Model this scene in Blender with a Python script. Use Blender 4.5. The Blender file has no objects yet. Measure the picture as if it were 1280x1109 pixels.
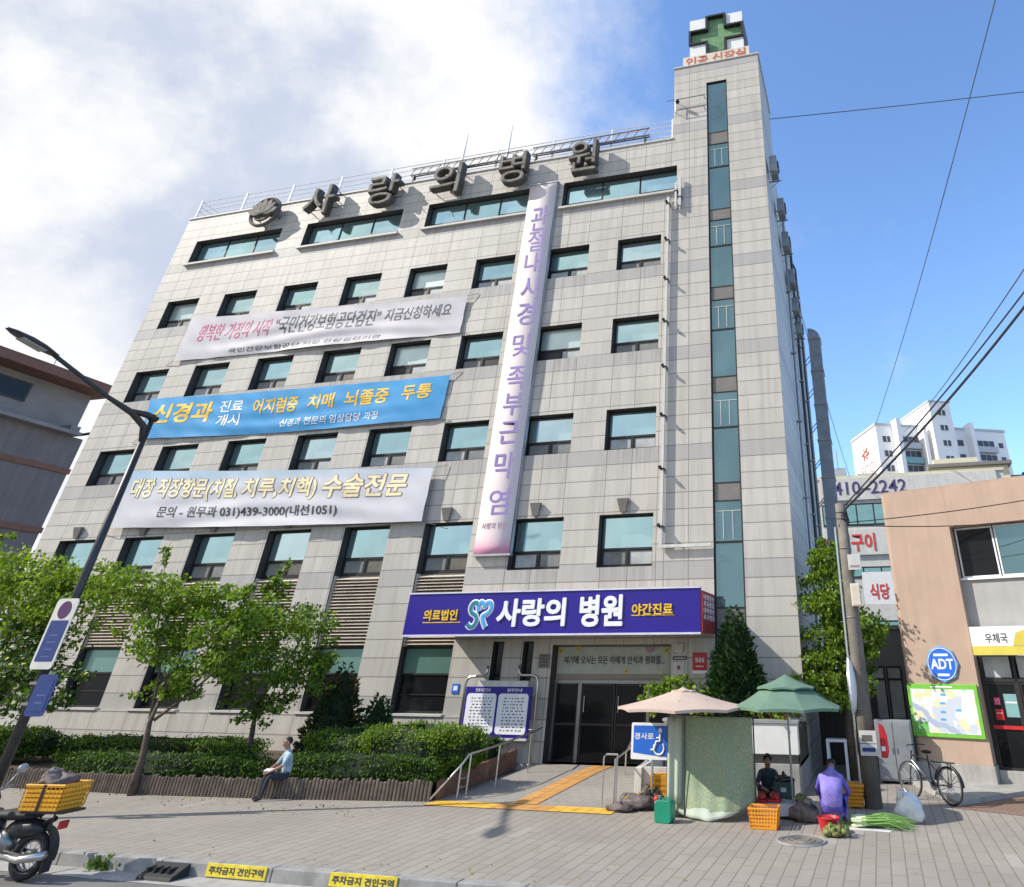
import bpy, bmesh, math, random
import numpy as np
from mathutils import Vector, Matrix, Euler
R_ = math.radians
S = bpy.context.scene
COL = S.collection
# ------------------------------------------------------------------ camera
F_, YAW, PITCH, ROLL, DCAM, CX, CY, HCAM = 827.819, -0.24106, 0.53409, 0.00033, 21.38306, 864.523, 338.330, 2.6
PW, PH = 1280.0, 1109.0
def _basis():
    cy, sy, cp, sp = math.cos(YAW), math.sin(YAW), math.cos(PITCH), math.sin(PITCH)
    f = Vector((sy * cp, cy * cp, sp)); r = Vector((cy, -sy, 0)); u = r.cross(f)
    c, s = math.cos(ROLL), math.sin(ROLL)
    return c * r + s * u, -s * r + c * u, f
RT, UP, FW = _basis()
CAMP = Vector((0, -DCAM, HCAM))
cam = bpy.data.cameras.new('camera'); camo = bpy.data.objects.new('camera', cam); COL.objects.link(camo)
cam.sensor_fit = 'HORIZONTAL'; cam.sensor_width = 36.0; cam.lens = F_ / PW * 36.0
cam.shift_x = -(CX - PW / 2) / PW; cam.shift_y = (CY - PH / 2) / PW
cam.clip_start = 0.1; cam.clip_end = 3000
camo.matrix_world = Matrix(((RT.x, UP.x, -FW.x, CAMP.x), (RT.y, UP.y, -FW.y, CAMP.y), (RT.z, UP.z, -FW.z, CAMP.z), (0, 0, 0, 1)))
S.camera = camo
def _ray(px, py): return FW + RT * ((px - CX) / F_) - UP * ((py - CY) / F_)
# survey helpers: the point of the real plane (facade-parallel / ground / side) a photo pixel looks at
def WF(px, py, Y=0.0): d = _ray(px, py); return CAMP + d * ((Y + DCAM) / d.y)
def WG(px, py, z=0.0): d = _ray(px, py); return CAMP + d * ((z - HCAM) / d.z)
def WX(px, py, X): d = _ray(px, py); return CAMP + d * (X / d.x)
# ------------------------------------------------------------------ light
SUN_DIR = Vector((9.1, 4.2, -7.8)).normalized()
sl = bpy.data.lights.new('sun', 'SUN'); so = bpy.data.objects.new('sun', sl); COL.objects.link(so)
sl.energy = 3.5; sl.angle = R_(0.53); sl.color = (1.0, 0.94, 0.85)
so.rotation_euler = SUN_DIR.to_track_quat('-Z', 'Y').to_euler(); so.location = (-60, -30, 60)
S.view_settings.view_transform = 'Standard'; S.view_settings.look = 'None'
S.view_settings.exposure = 0.78; S.view_settings.gamma = 1.0
# ------------------------------------------------------------------ node helper
class N:
    def __init__(s, nt): s.nt = nt
    def new(s, t, **k):
        n = s.nt.nodes.new(t)
        for a, v in k.items(): setattr(n, a, v)
        return n
    def put(s, n, key, v):
        i = n.inputs[key]
        if isinstance(v, bpy.types.NodeSocket): s.nt.links.new(v, i)
        else: i.default_value = v
    def m(s, op, a, b=0.0, c=0.0, clamp=False):
        n = s.new('ShaderNodeMath', operation=op, use_clamp=clamp)
        for i, v in enumerate((a, b, c)): s.put(n, i, v)
        return n.outputs[0]
    def mix(s, f, a, b, mode='MIX'):
        n = s.new('ShaderNodeMix', data_type='RGBA', blend_type=mode)
        s.put(n, 0, f)
        for k, v in ((6, a), (7, b)):
            if not isinstance(v, bpy.types.NodeSocket) and len(v) == 3: v = (*v, 1)
            s.put(n, k, v)
        return n.outputs[2]
    def noise(s, vec, scale, detail=5, rough=0.6):
        n = s.new('ShaderNodeTexNoise'); s.put(n, 'Vector', vec); s.put(n, 'Scale', scale); s.put(n, 'Detail', detail); s.put(n, 'Roughness', rough)
        return n.outputs['Fac']
    def mapr(s, v, a, b, c, d):
        n = s.new('ShaderNodeMapRange'); s.put(n, 0, v); s.put(n, 1, a); s.put(n, 2, b); s.put(n, 3, c); s.put(n, 4, d)
        return n.outputs[0]
    def smooth(s, v, a, b):
        n = s.new('ShaderNodeMapRange', interpolation_type='SMOOTHSTEP'); s.put(n, 0, v); s.put(n, 1, a); s.put(n, 2, b)
        return n.outputs[0]
    def xyz(s, v):
        n = s.new('ShaderNodeSeparateXYZ'); s.put(n, 0, v); return n.outputs
    def comb(s, x, y, z):
        n = s.new('ShaderNodeCombineXYZ')
        for i, v in enumerate((x, y, z)): s.put(n, i, v)
        return n.outputs[0]
# ------------------------------------------------------------------ world: blue sky, bright cloud bank on the left
W = bpy.data.worlds.new('World'); S.world = W; W.use_nodes = True
wn = W.node_tree; wn.nodes.clear(); w = N(wn)
sky = w.new('ShaderNodeTexSky', sky_type='NISHITA'); sky.sun_disc = False
sky.sun_elevation = math.asin(-SUN_DIR.z); sky.sun_rotation = math.atan2(-SUN_DIR.x, -SUN_DIR.y)
sky.air_density = 1.0; sky.dust_density = 0.6; sky.ozone_density = 2.0
tc = w.new('ShaderNodeTexCoord'); dv = tc.outputs['Generated']; dx, dy, dz = w.xyz(dv)
n1 = w.noise(dv, 2.2, 7, 0.58); n2 = w.noise(dv, 5.5, 6, 0.6); n3 = w.noise(dv, 3.4, 7, 0.58)
bank = w.m('ADD', w.m('MULTIPLY', dx, -1.0), w.m('ADD', w.m('MULTIPLY', w.m('SUBTRACT', n1, 0.5), 0.55), w.m('MULTIPLY', w.m('SUBTRACT', n2, 0.5), 0.22)))
bank = w.m('ADD', bank, w.m('MULTIPLY', w.smooth(dy, 0.1, -0.5), 0.42))  # unseen cloud added behind the camera, brightens what the window panes reflect
mask = w.smooth(bank, 0.20, 0.42)
wisp = w.m('MULTIPLY', w.smooth(w.m('ADD', n2, w.m('MULTIPLY', w.m('SUBTRACT', 0.45, dz), 0.35)), 0.55, 0.8), 0.30)
mask = w.m('MAXIMUM', mask, wisp)
body = w.smooth(n3, 0.38, 0.60)
ccol = w.mix(body, (0.60, 0.67, 0.82), (1.0, 1.0, 1.0))
hz = w.smooth(dz, 0.42, 0.15)
ccol = w.mix(w.m('MULTIPLY', hz, 0.6), ccol, (0.95, 0.97, 1.0))
b1 = w.new('ShaderNodeBackground'); b2 = w.new('ShaderNodeBackground')
tint = w.mix(1.0, sky.outputs[0], (0.92, 1.09, 1.27), 'MULTIPLY')
w.put(b1, 0, tint); w.put(b1, 1, 0.15); w.put(b2, 0, ccol); w.put(b2, 1, 0.60)
mx = w.new('ShaderNodeMixShader'); w.put(mx, 0, mask); wn.links.new(b1.outputs[0], mx.inputs[1]); wn.links.new(b2.outputs[0], mx.inputs[2])
ow = w.new('ShaderNodeOutputWorld'); wn.links.new(mx.outputs[0], ow.inputs[0])
# ------------------------------------------------------------------ materials
def base_mat(name):
    m = bpy.data.materials.new(name); m.use_nodes = True; nt = m.node_tree; nt.nodes.clear(); n = N(nt)
    b = n.new('ShaderNodeBsdfPrincipled'); o = n.new('ShaderNodeOutputMaterial'); nt.links.new(b.outputs[0], o.inputs[0])
    t = n.new('ShaderNodeTexCoord')
    return m, n, b, t.outputs['Object']
def mat(name, col, rough=0.6, metal=0.0, var=0.12, scale=3.0, bump=0.0, spec=0.4, streak=0.0):
    m, n, b, oc = base_mat(name)
    f = n.noise(oc, scale, 6, 0.62)
    v = n.mapr(f, 0.3, 0.7, 1 - var, 1 + var)
    if streak:
        x, y, z = n.xyz(oc)
        g = n.noise(n.comb(n.m('MULTIPLY', x, 3.0), n.m('MULTIPLY', y, 3.0), n.m('MULTIPLY', z, 0.25)), 2.0, 4)
        v = n.m('MULTIPLY', v, n.mapr(g, 0.4, 0.75, 1.0, 1 - streak))
    c = n.new('ShaderNodeVectorMath', operation='SCALE'); c.inputs[0].default_value = col; n.put(c, 'Scale', v)
    n.put(b, 'Base Color', c.outputs[0]); n.put(b, 'Roughness', rough); n.put(b, 'Metallic', metal); n.put(b, 'Specular IOR Level', spec)
    if bump:
        bp = n.new('ShaderNodeBump'); n.put(bp, 'Height', n.noise(oc, scale * 6, 4)); n.put(bp, 'Strength', bump); n.put(bp, 'Distance', 0.02)
        n.nt.links.new(bp.outputs[0], b.inputs['Normal'])
    return m
def leaf_mat(name, col, tr=0.35):
    m, n, b, oc = base_mat(name)
    g = n.new('ShaderNodeNewGeometry')
    v = n.mapr(g.outputs['Random Per Island'], 0, 1, 0.65, 1.35)
    c = n.new('ShaderNodeVectorMath', operation='SCALE'); c.inputs[0].default_value = col; n.put(c, 'Scale', v)
    n.put(b, 'Base Color', c.outputs[0]); n.put(b, 'Roughness', 0.55); n.put(b, 'Specular IOR Level', 0.3)
    t = n.new('ShaderNodeBsdfTranslucent')
    c2 = n.new('ShaderNodeVectorMath', operation='MULTIPLY'); n.put(c2, 0, c.outputs[0]); c2.inputs[1].default_value = (1.5, 1.5, 0.6)
    n.put(t, 'Color', c2.outputs[0])
    x = n.new('ShaderNodeMixShader'); n.put(x, 0, tr); n.nt.links.new(b.outputs[0], x.inputs[1]); n.nt.links.new(t.outputs[0], x.inputs[2])
    o = [q for q in n.nt.nodes if q.type == 'OUTPUT_MATERIAL'][0]; n.nt.links.new(x.outputs[0], o.inputs[0])
    return m
def granite():
    m, n, b, oc = base_mat('granite_cladding')
    x, y, z = n.xyz(oc)
    u = n.m('ADD', x, y)
    zr = n.m('DIVIDE', n.m('SUBTRACT', z, 8.87), 0.5143); zi = n.m('FLOOR', zr); zf = n.m('FRACT', zr)
    jz = n.m('LESS_THAN', zf, 0.055)
    ub = n.m('DIVIDE', n.m('SUBTRACT', x, -31.17), 3.275); ui = n.m('FLOOR', ub); up = n.m('MULTIPLY', n.m('FRACT', ub), 3.275)
    def near(v, k, r=0.013): return n.m('LESS_THAN', n.m('ABSOLUTE', n.m('SUBTRACT', v, k)), r)
    ja = n.m('MAXIMUM', n.m('MAXIMUM', near(up, 0.013), near(up, 0.92)), near(up, 1.84))
    tower = n.m('GREATER_THAN', x, -6.2)
    jb = n.m('MAXIMUM', near(x, -5.36), near(x, -6.15))
    side = n.m('GREATER_THAN', x, -2.125); yb = n.m('FRACT', n.m('DIVIDE', y, 1.2))
    js = n.m('LESS_THAN', yb, 0.02)
    ju = n.m('ADD', n.m('MULTIPLY', ja, n.m('SUBTRACT', 1.0, tower)), n.m('ADD', n.m('MULTIPLY', jb, n.m('SUBTRACT', tower, side)), n.m('MULTIPLY', js, side)))
    j = n.m('MAXIMUM', jz, ju, clamp=True)
    pid = n.m('ADD', n.m('MULTIPLY', ui, 3.0), n.m('FLOOR', n.m('DIVIDE', up, 0.92)))
    pid = n.m('ADD', n.m('MULTIPLY', pid, n.m('SUBTRACT', 1.0, tower)), n.m('MULTIPLY', tower, n.m('ADD', 40.0, n.m('ADD', n.m('GREATER_THAN', x, -5.36), n.m('GREATER_THAN', x, -4.0)))))
    wnz = n.new('ShaderNodeTexWhiteNoise', noise_dimensions='3D'); n.put(wnz, 'Vector', n.comb(pid, zi, 3.0))
    band = n.m('COMPARE', n.m('FLOORED_MODULO', n.m('ADD', zi, 0.0), 7.0), 6.0, 0.1)
    c = n.mix(wnz.outputs['Value'], (0.515, 0.480, 0.428), (0.585, 0.550, 0.495))
    c = n.mix(n.m('MULTIPLY', band, 0.85), c, n.mix(wnz.outputs['Value'], (0.40, 0.385, 0.37), (0.435, 0.42, 0.405)))
    fine = n.noise(oc, 30, 3); c = n.mix(n.mapr(fine, 0.3, 0.7, 0.10, 0.0), c, (0.25, 0.24, 0.22))
    st = n.noise(n.comb(n.m('MULTIPLY', u, 2.2), 0.0, n.m('MULTIPLY', z, 0.16)), 2.0, 5)
    c = n.mix(n.mapr(st, 0.45, 0.75, 0.0, 0.6), c, (0.33, 0.305, 0.27))
    fz = n.m('FRACT', n.m('DIVIDE', n.m('SUBTRACT', z, 8.87), 3.6)); inw = n.m('LESS_THAN', up, 1.84)
    run = n.noise(n.comb(n.m('MULTIPLY', u, 9.0), 0.0, n.m('MULTIPLY', z, 0.35)), 1.0, 4)
    under = n.m('MULTIPLY', n.m('MULTIPLY', n.smooth(fz, 0.70, 1.0), inw), n.m('SUBTRACT', 1.0, tower))
    c = n.mix(n.m('MULTIPLY', under, n.mapr(run, 0.42, 0.68, 0.0, 0.55)), c, (0.20, 0.18, 0.155))
    big = n.noise(oc, 0.35, 4); c = n.mix(n.mapr(big, 0.4, 0.7, 0.0, 0.35), c, (0.40, 0.375, 0.33))
    c = n.mix(n.m('MULTIPLY', j, 0.72), c, (0.15, 0.14, 0.13))
    n.put(b, 'Base Color', c); n.put(b, 'Roughness', 0.55); n.put(b, 'Specular IOR Level', 0.35)
    bp = n.new('ShaderNodeBump'); n.put(bp, 'Height', n.m('SUBTRACT', 1.0, j)); n.put(bp, 'Strength', 0.5); n.put(bp, 'Distance', 0.01)
    n.nt.links.new(bp.outputs[0], b.inputs['Normal'])
    return m
def glass(name, col, rough=0.04, metal=0.85, wob=0.02):
    m, n, b, oc = base_mat(name)
    n.put(b, 'Metallic', metal); n.put(b, 'Roughness', rough)
    if metal == 0: n.put(b, 'Specular IOR Level', 0.22)
    f = n.noise(oc, 0.35, 3); n.put(b, 'Base Color', n.mix(n.mapr(f, 0.3, 0.7, 0, 1), tuple(0.82 * a for a in col), tuple(min(1, 1.12 * a) for a in col)))
    bp = n.new('ShaderNodeBump'); n.put(bp, 'Height', n.noise(oc, 0.9, 2)); n.put(bp, 'Strength', wob); n.put(bp, 'Distance', 0.3)
    n.nt.links.new(bp.outputs[0], b.inputs['Normal'])
    return m
def pavers(name, ca, cb, cj, bw, bh, rot=0.0, jw=0.012, stain=0.35, patch=0.0):
    m, n, b, oc = base_mat(name)
    mp = n.new('ShaderNodeMapping'); n.put(mp, 'Vector', oc); mp.inputs['Rotation'].default_value = (0, 0, rot)
    br = n.new('ShaderNodeTexBrick'); n.put(br, 'Vector', mp.outputs[0]); n.put(br, 'Scale', 1.0); n.put(br, 'Mortar Size', jw)
    n.put(br, 'Brick Width', bw); n.put(br, 'Row Height', bh); n.put(br, 'Color1', (*ca, 1)); n.put(br, 'Color2', (*cb, 1)); n.put(br, 'Mortar', (*cj, 1)); n.put(br, 'Bias', 0.0)
    br.offset = 0.5
    c = br.outputs['Color']
    s1 = n.noise(oc, 0.45, 6); c = n.mix(n.mapr(s1, 0.42, 0.75, 0, stain), c, tuple(0.62 * a for a in ca)); s3 = n.noise(oc, 2.3, 7, 0.7); c = n.mix(n.mapr(s3, 0.58, 0.70, 0, stain * .8), c, tuple(0.5 * a for a in ca))
    s2 = n.noise(oc, 9, 4); c = n.mix(n.mapr(s2, 0.3, 0.7, 0.16, 0), c, tuple(0.7 * a for a in ca))
    gv = n.new('ShaderNodeTexVoronoi'); n.put(gv, 'Vector', oc); n.put(gv, 'Scale', 1.7); n.put(gv, 'Randomness', 1.0)
    c = n.mix(n.m('MULTIPLY', n.m('LESS_THAN', gv.outputs['Distance'], 0.045), 0.5), c, tuple(0.35 * a for a in ca))
    if patch:
        x, y, z = n.xyz(mp.outputs[0])
        cell = n.comb(n.m('FLOOR', n.m('DIVIDE', x, bw * 1.0)), n.m('FLOOR', n.m('DIVIDE', y, bh * 1.0)), 0.0)
        wz = n.new('ShaderNodeTexWhiteNoise', noise_dimensions='3D'); n.put(wz, 'Vector', cell)
        c = n.mix(n.m('MULTIPLY', n.m('GREATER_THAN', wz.outputs['Value'], 1 - patch), 0.22), c, (0.5, 0.47, 0.42))
    n.put(b, 'Base Color', c); n.put(b, 'Roughness', 0.85); n.put(b, 'Specular IOR Level', 0.25)
    bp = n.new('ShaderNodeBump'); n.put(bp, 'Height', n.m('SUBTRACT', 1.0, br.outputs['Fac'])); n.put(bp, 'Strength', 0.4); n.put(bp, 'Distance', 0.006)
    n.nt.links.new(bp.outputs[0], b.inputs['Normal'])
    return m
def grad_mat(name, stops, axis=2, rough=0.65):
    """printed cloth: colour bands that belong to the print, along one object axis (stops = (position, colour))"""
    m, n, b, oc = base_mat(name); v = n.xyz(oc)[axis]
    c = stops[0][1]
    for (a, ca), (bb, cb) in zip(stops, stops[1:]): c = n.mix(n.smooth(v, a, bb), c, cb)
    f = n.noise(oc, 1.3, 5); c = n.mix(n.mapr(f, 0.35, 0.75, 0, 0.12), c, (0.35, 0.34, 0.33))
    n.put(b, 'Base Color', c); n.put(b, 'Roughness', rough); n.put(b, 'Specular IOR Level', 0.2)
    return m
M = dict(
 granite=granite(),
 frame=mat('dark_bronze_frame', (0.035, 0.034, 0.033), 0.45, 0.3),
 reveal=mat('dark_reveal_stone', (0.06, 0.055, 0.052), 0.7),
 glass=glass('coated_teal_glass', (0.50, 0.74, 0.73), 0.07), glass2=glass('coated_blue_glass', (0.48, 0.72, 0.77), 0.06), glass3=glass('coated_pale_glass', (0.58, 0.78, 0.76), 0.1),
 stair=glass('deep_teal_glass', (0.17, 0.285, 0.31), 0.03), glass4=glass('bright_sky_glass', (0.66, 0.84, 0.84), 0.05), blindg=glass('glass_over_pale_blind', (0.60, 0.72, 0.68), 0.25, 0.55), sash4=mat('dark_open_sash', (0.03, 0.03, 0.032), 0.4), dglass=glass('dark_door_glass', (0.012, 0.013, 0.015), 0.06, 0.0), gglass=glass('green_film_glass', (0.20, 0.36, 0.32), 0.2, 0.5),
 sash1=mat('grey_insect_screen', (0.20, 0.205, 0.20), 0.5, 0.0, 0.25, 2), sash2=mat('pale_blind_behind_screen', (0.42, 0.44, 0.43), 0.45, 0, 0.3, 2), sash3=mat('brown_dim_screen', (0.13, 0.115, 0.10), 0.5, 0, 0.25, 2),
 spandrel=mat('brown_spandrel', (0.19, 0.175, 0.16), 0.4), sill=mat('pale_sill_stone', (0.52, 0.50, 0.46), 0.6),
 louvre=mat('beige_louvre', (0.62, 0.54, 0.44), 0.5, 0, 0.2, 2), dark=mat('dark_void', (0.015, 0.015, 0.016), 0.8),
 roof=mat('grey_roof_concrete', (0.30, 0.29, 0.28), 0.9), white=mat('white_paint', (0.74, 0.74, 0.72), 0.5, 0, 0.06), offw=mat('off_white_paint', (0.60, 0.59, 0.55), 0.55, 0, 0.1, 2, 0, .4, .15),
 steel=mat('stainless_tube', (0.55, 0.55, 0.54), 0.28, 0.9, 0.05), steeld=mat('dull_steel', (0.28, 0.28, 0.28), 0.4, 0.8), ductm=mat('grey_duct_sheet', (0.26, 0.275, 0.29), 0.55, 0.3, 0.2, 2), galv=mat('galvanised_sheet', (0.42, 0.44, 0.46), 0.45, 0.5, 0.12, 2),
 letter=mat('weathered_channel_metal', (0.19, 0.172, 0.15), 0.8, 0.0, 0.45, 2.5), letterd=mat('dark_letter_frame', (0.11, 0.10, 0.09), 0.6, 0.3, 0.3),
 navy=mat('navy_sign_vinyl', (0.022, 0.012, 0.24), 0.35, 0, 0.05, 1), trim=mat('pale_sign_trim', (0.62, 0.62, 0.70), 0.4), yellowt=mat('yellow_lettering', (0.80, 0.50, 0.03), 0.5, 0, 0.08),
 whitet=mat('white_lettering', (0.82, 0.82, 0.84), 0.45, 0, 0.04), teal=mat('teal_logo', (0.03, 0.20, 0.28), 0.4), sky=mat('blue_logo', (0.09, 0.36, 0.66), 0.4),
 redp=mat('red_sign_panel', (0.34, 0.035, 0.03), 0.5, 0, 0.2), soffit=mat('dim_soffit_panel', (0.30, 0.25, 0.20), 0.7),
 pinkt=mat('pink_lettering', (0.62, 0.10, 0.22), 0.6), blackt=mat('charcoal_lettering', (0.06, 0.06, 0.065), 0.6), purplet=mat('purple_lettering', (0.26, 0.19, 0.46), 0.6), darkpt=mat('dark_purple_lettering', (0.07, 0.045, 0.15), 0.6), creamt=mat('cream_lettering', (0.86, 0.78, 0.45), 0.6), mauvet=mat('mauve_outline', (0.36, 0.22, 0.30), 0.6), redt=mat('red_lettering', (0.60, 0.05, 0.04), 0.6), brownred=mat('faded_red_lettering', (0.50, 0.16, 0.11), 0.6),
 green=mat('faded_green_cross', (0.15, 0.29, 0.14), 0.5, 0, 0.3, 3), cream=mat('cream_panel', (0.66, 0.58, 0.48), 0.6, 0, 0.12, 2),
 black=mat('black_rubber', (0.02, 0.02, 0.021), 0.7), blackp=mat('black_plastic', (0.025, 0.025, 0.028), 0.35), lamp=mat('charcoal_lamp_metal', (0.055, 0.055, 0.058), 0.4, 0.5), lens=mat('lamp_lens', (0.30, 0.31, 0.31), 0.3),
 bark=mat('brown_bark', (0.10, 0.075, 0.055), 0.9, 0, 0.35, 6, 0.5), soil=mat('dark_planter_soil', (0.075, 0.055, 0.04), 0.95, 0, 0.3, 5, .4),
 log=mat('brown_timber_edging', (0.17, 0.13, 0.10), 0.85, 0, 0.35, 5, 0.3, .3, .3), brick=mat('red_brown_edging', (0.22, 0.11, 0.07), 0.85, 0, 0.3, 6, .3),
 concrete=mat('worn_concrete', (0.36, 0.35, 0.33), 0.9, 0, 0.18, 1.5, 0.2, .3, .25), conc2=mat('grey_pole_concrete', (0.185, 0.165, 0.14), 0.9, 0, 0.25, 3, 0.2, .3, .3), kerb=mat('granite_kerb', (0.27, 0.265, 0.255), 0.85, 0, 0.3, 3, 0.2),
 tact=mat('yellow_tactile_paving', (0.68, 0.40, 0.05), 0.8, 0, 0.22, 4, 0.3), tacto=mat('orange_tactile_paving', (0.52, 0.27, 0.08), 0.8, 0, 0.25, 4, 0.3), kyel=mat('yellow_kerb_paint', (0.66, 0.53, 0.04), 0.7, 0, 0.25, 5),
 tan=mat('tan_wall_render', (0.44, 0.322, 0.248), 0.85, 0, 0.08, 1.2, .15, .25, .1), greyw=mat('grey_wall_panel', (0.37, 0.36, 0.345), 0.7, 0, 0.08, 1.5, 0, .3, .1), ygreen=mat('yellow_sign_band', (0.58, 0.49, 0.08), 0.5), blue=mat('bright_blue_sign', (0.02, 0.14, 0.62), 0.4, 0, 0.05), mapg=mat('lime_green_border', (0.16, 0.46, 0.05), 0.5), wgreen=mat('bottle_green_plastic', (0.01, 0.22, 0.13), 0.4), curt=mat('curtain_cloth', (0.34, 0.36, 0.35), 0.8, 0, .2, 2),
 dgrey=mat('dark_grey_render', (0.165, 0.155, 0.16), 0.85, 0, 0.12, 1, 0, .3, .2), eave=mat('brown_eave', (0.17, 0.09, 0.065), 0.8), lgrey=mat('grey_soffit_render', (0.215, 0.21, 0.215), 0.85, 0, 0.15, 1),
 apt=mat('white_apartment_paint', (0.84, 0.84, 0.84), 0.7, 0, 0.05, 0.2), aptg=mat('grey_apartment_paint', (0.50, 0.53, 0.56), 0.7, 0, 0.06, 0.2), aptd=mat('apartment_window_dark', (0.07, 0.08, 0.10), 0.3), aptt=mat('teal_balcony_glass', (0.20, 0.38, 0.38), 0.25), creamw=mat('cream_building_wall', (0.62, 0.57, 0.42), 0.8, 0, 0.1, .6),
 parasol=mat('faded_pink_beige_cloth', (0.50, 0.39, 0.325), 0.85, 0, 0.10, 3), pgreen=mat('dusty_green_cloth', (0.12, 0.205, 0.15), 0.85, 0, 0.12, 3), orange=mat('orange_plastic', (0.80, 0.33, 0.03), 0.4, 0, 0.1), yplast=mat('yellow_plastic', (0.74, 0.36, 0.022), 0.4, 0, 0.12), redpl=mat('red_plastic', (0.50, 0.02, 0.025), 0.4), bag=mat('white_plastic_bag', (0.66, 0.67, 0.66), 0.4, 0, 0.15, 6), tarp=mat('dark_striped_tarpaulin', (0.12, 0.10, 0.095), 0.75, 0, 0.6, 7), dgreen=mat('dark_green_plastic', (0.015, 0.06, 0.05), 0.5), onion=leaf_mat('green_onion_leaf', (0.20, 0.36, 0.10), .2), onionw=mat('onion_white_stem', (0.62, 0.70, 0.45), 0.6), squash=mat('greenish_vegetable', (0.16, 0.17, 0.05), 0.6, 0, 0.4, 8), tray=mat('pale_tray', (0.45, 0.46, 0.50), 0.5), tomato=mat('red_produce', (0.40, 0.03, 0.03), 0.4), cable=mat('black_cable', (0.03, 0.03, 0.035), 0.6), cablem=mat('grey_cable', (0.10, 0.10, 0.11), 0.6),
 skin=mat('tanned_skin', (0.32, 0.18, 0.12), 0.6), hair=mat('black_hair', (0.02, 0.017, 0.015), 0.5), shirt=mat('pale_blue_shirt', (0.34, 0.43, 0.50), 0.85, 0, 0.25, 6, 0.6), trous=mat('dark_navy_trousers', (0.03, 0.033, 0.045), 0.85), dshirt=mat('dark_teal_shirt', (0.035, 0.05, 0.06), 0.85), purple=mat('deep_purple_cloth', (0.12, 0.085, 0.42), 0.85, 0, 0.35, 5, 0.6), laven=mat('lavender_cloth', (0.23, 0.19, 0.54), 0.85, 0, 0.35, 5, 0.6), shoe=mat('dark_shoe', (0.03, 0.03, 0.03), 0.6),
 leafA=leaf_mat('fresh_green_leaf', (0.155, 0.25, 0.024)), leafB=leaf_mat('mid_green_leaf', (0.095, 0.175, 0.02)), leafC=leaf_mat('dark_green_leaf', (0.042, 0.09, 0.016), 0.25), leafY=leaf_mat('yellow_green_leaf', (0.19, 0.27, 0.03)), leafR=leaf_mat('bronze_leaf', (0.13, 0.08, 0.02)), conif=leaf_mat('conifer_needles', (0.018, 0.055, 0.018), 0.1), conifl=leaf_mat('conifer_light_tips', (0.045, 0.10, 0.022), 0.15), blossom=leaf_mat('white_blossom', (0.62, 0.62, 0.56)), core=mat('hedge_inner_twigs', (0.012, 0.025, 0.008), 0.95),
)
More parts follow.
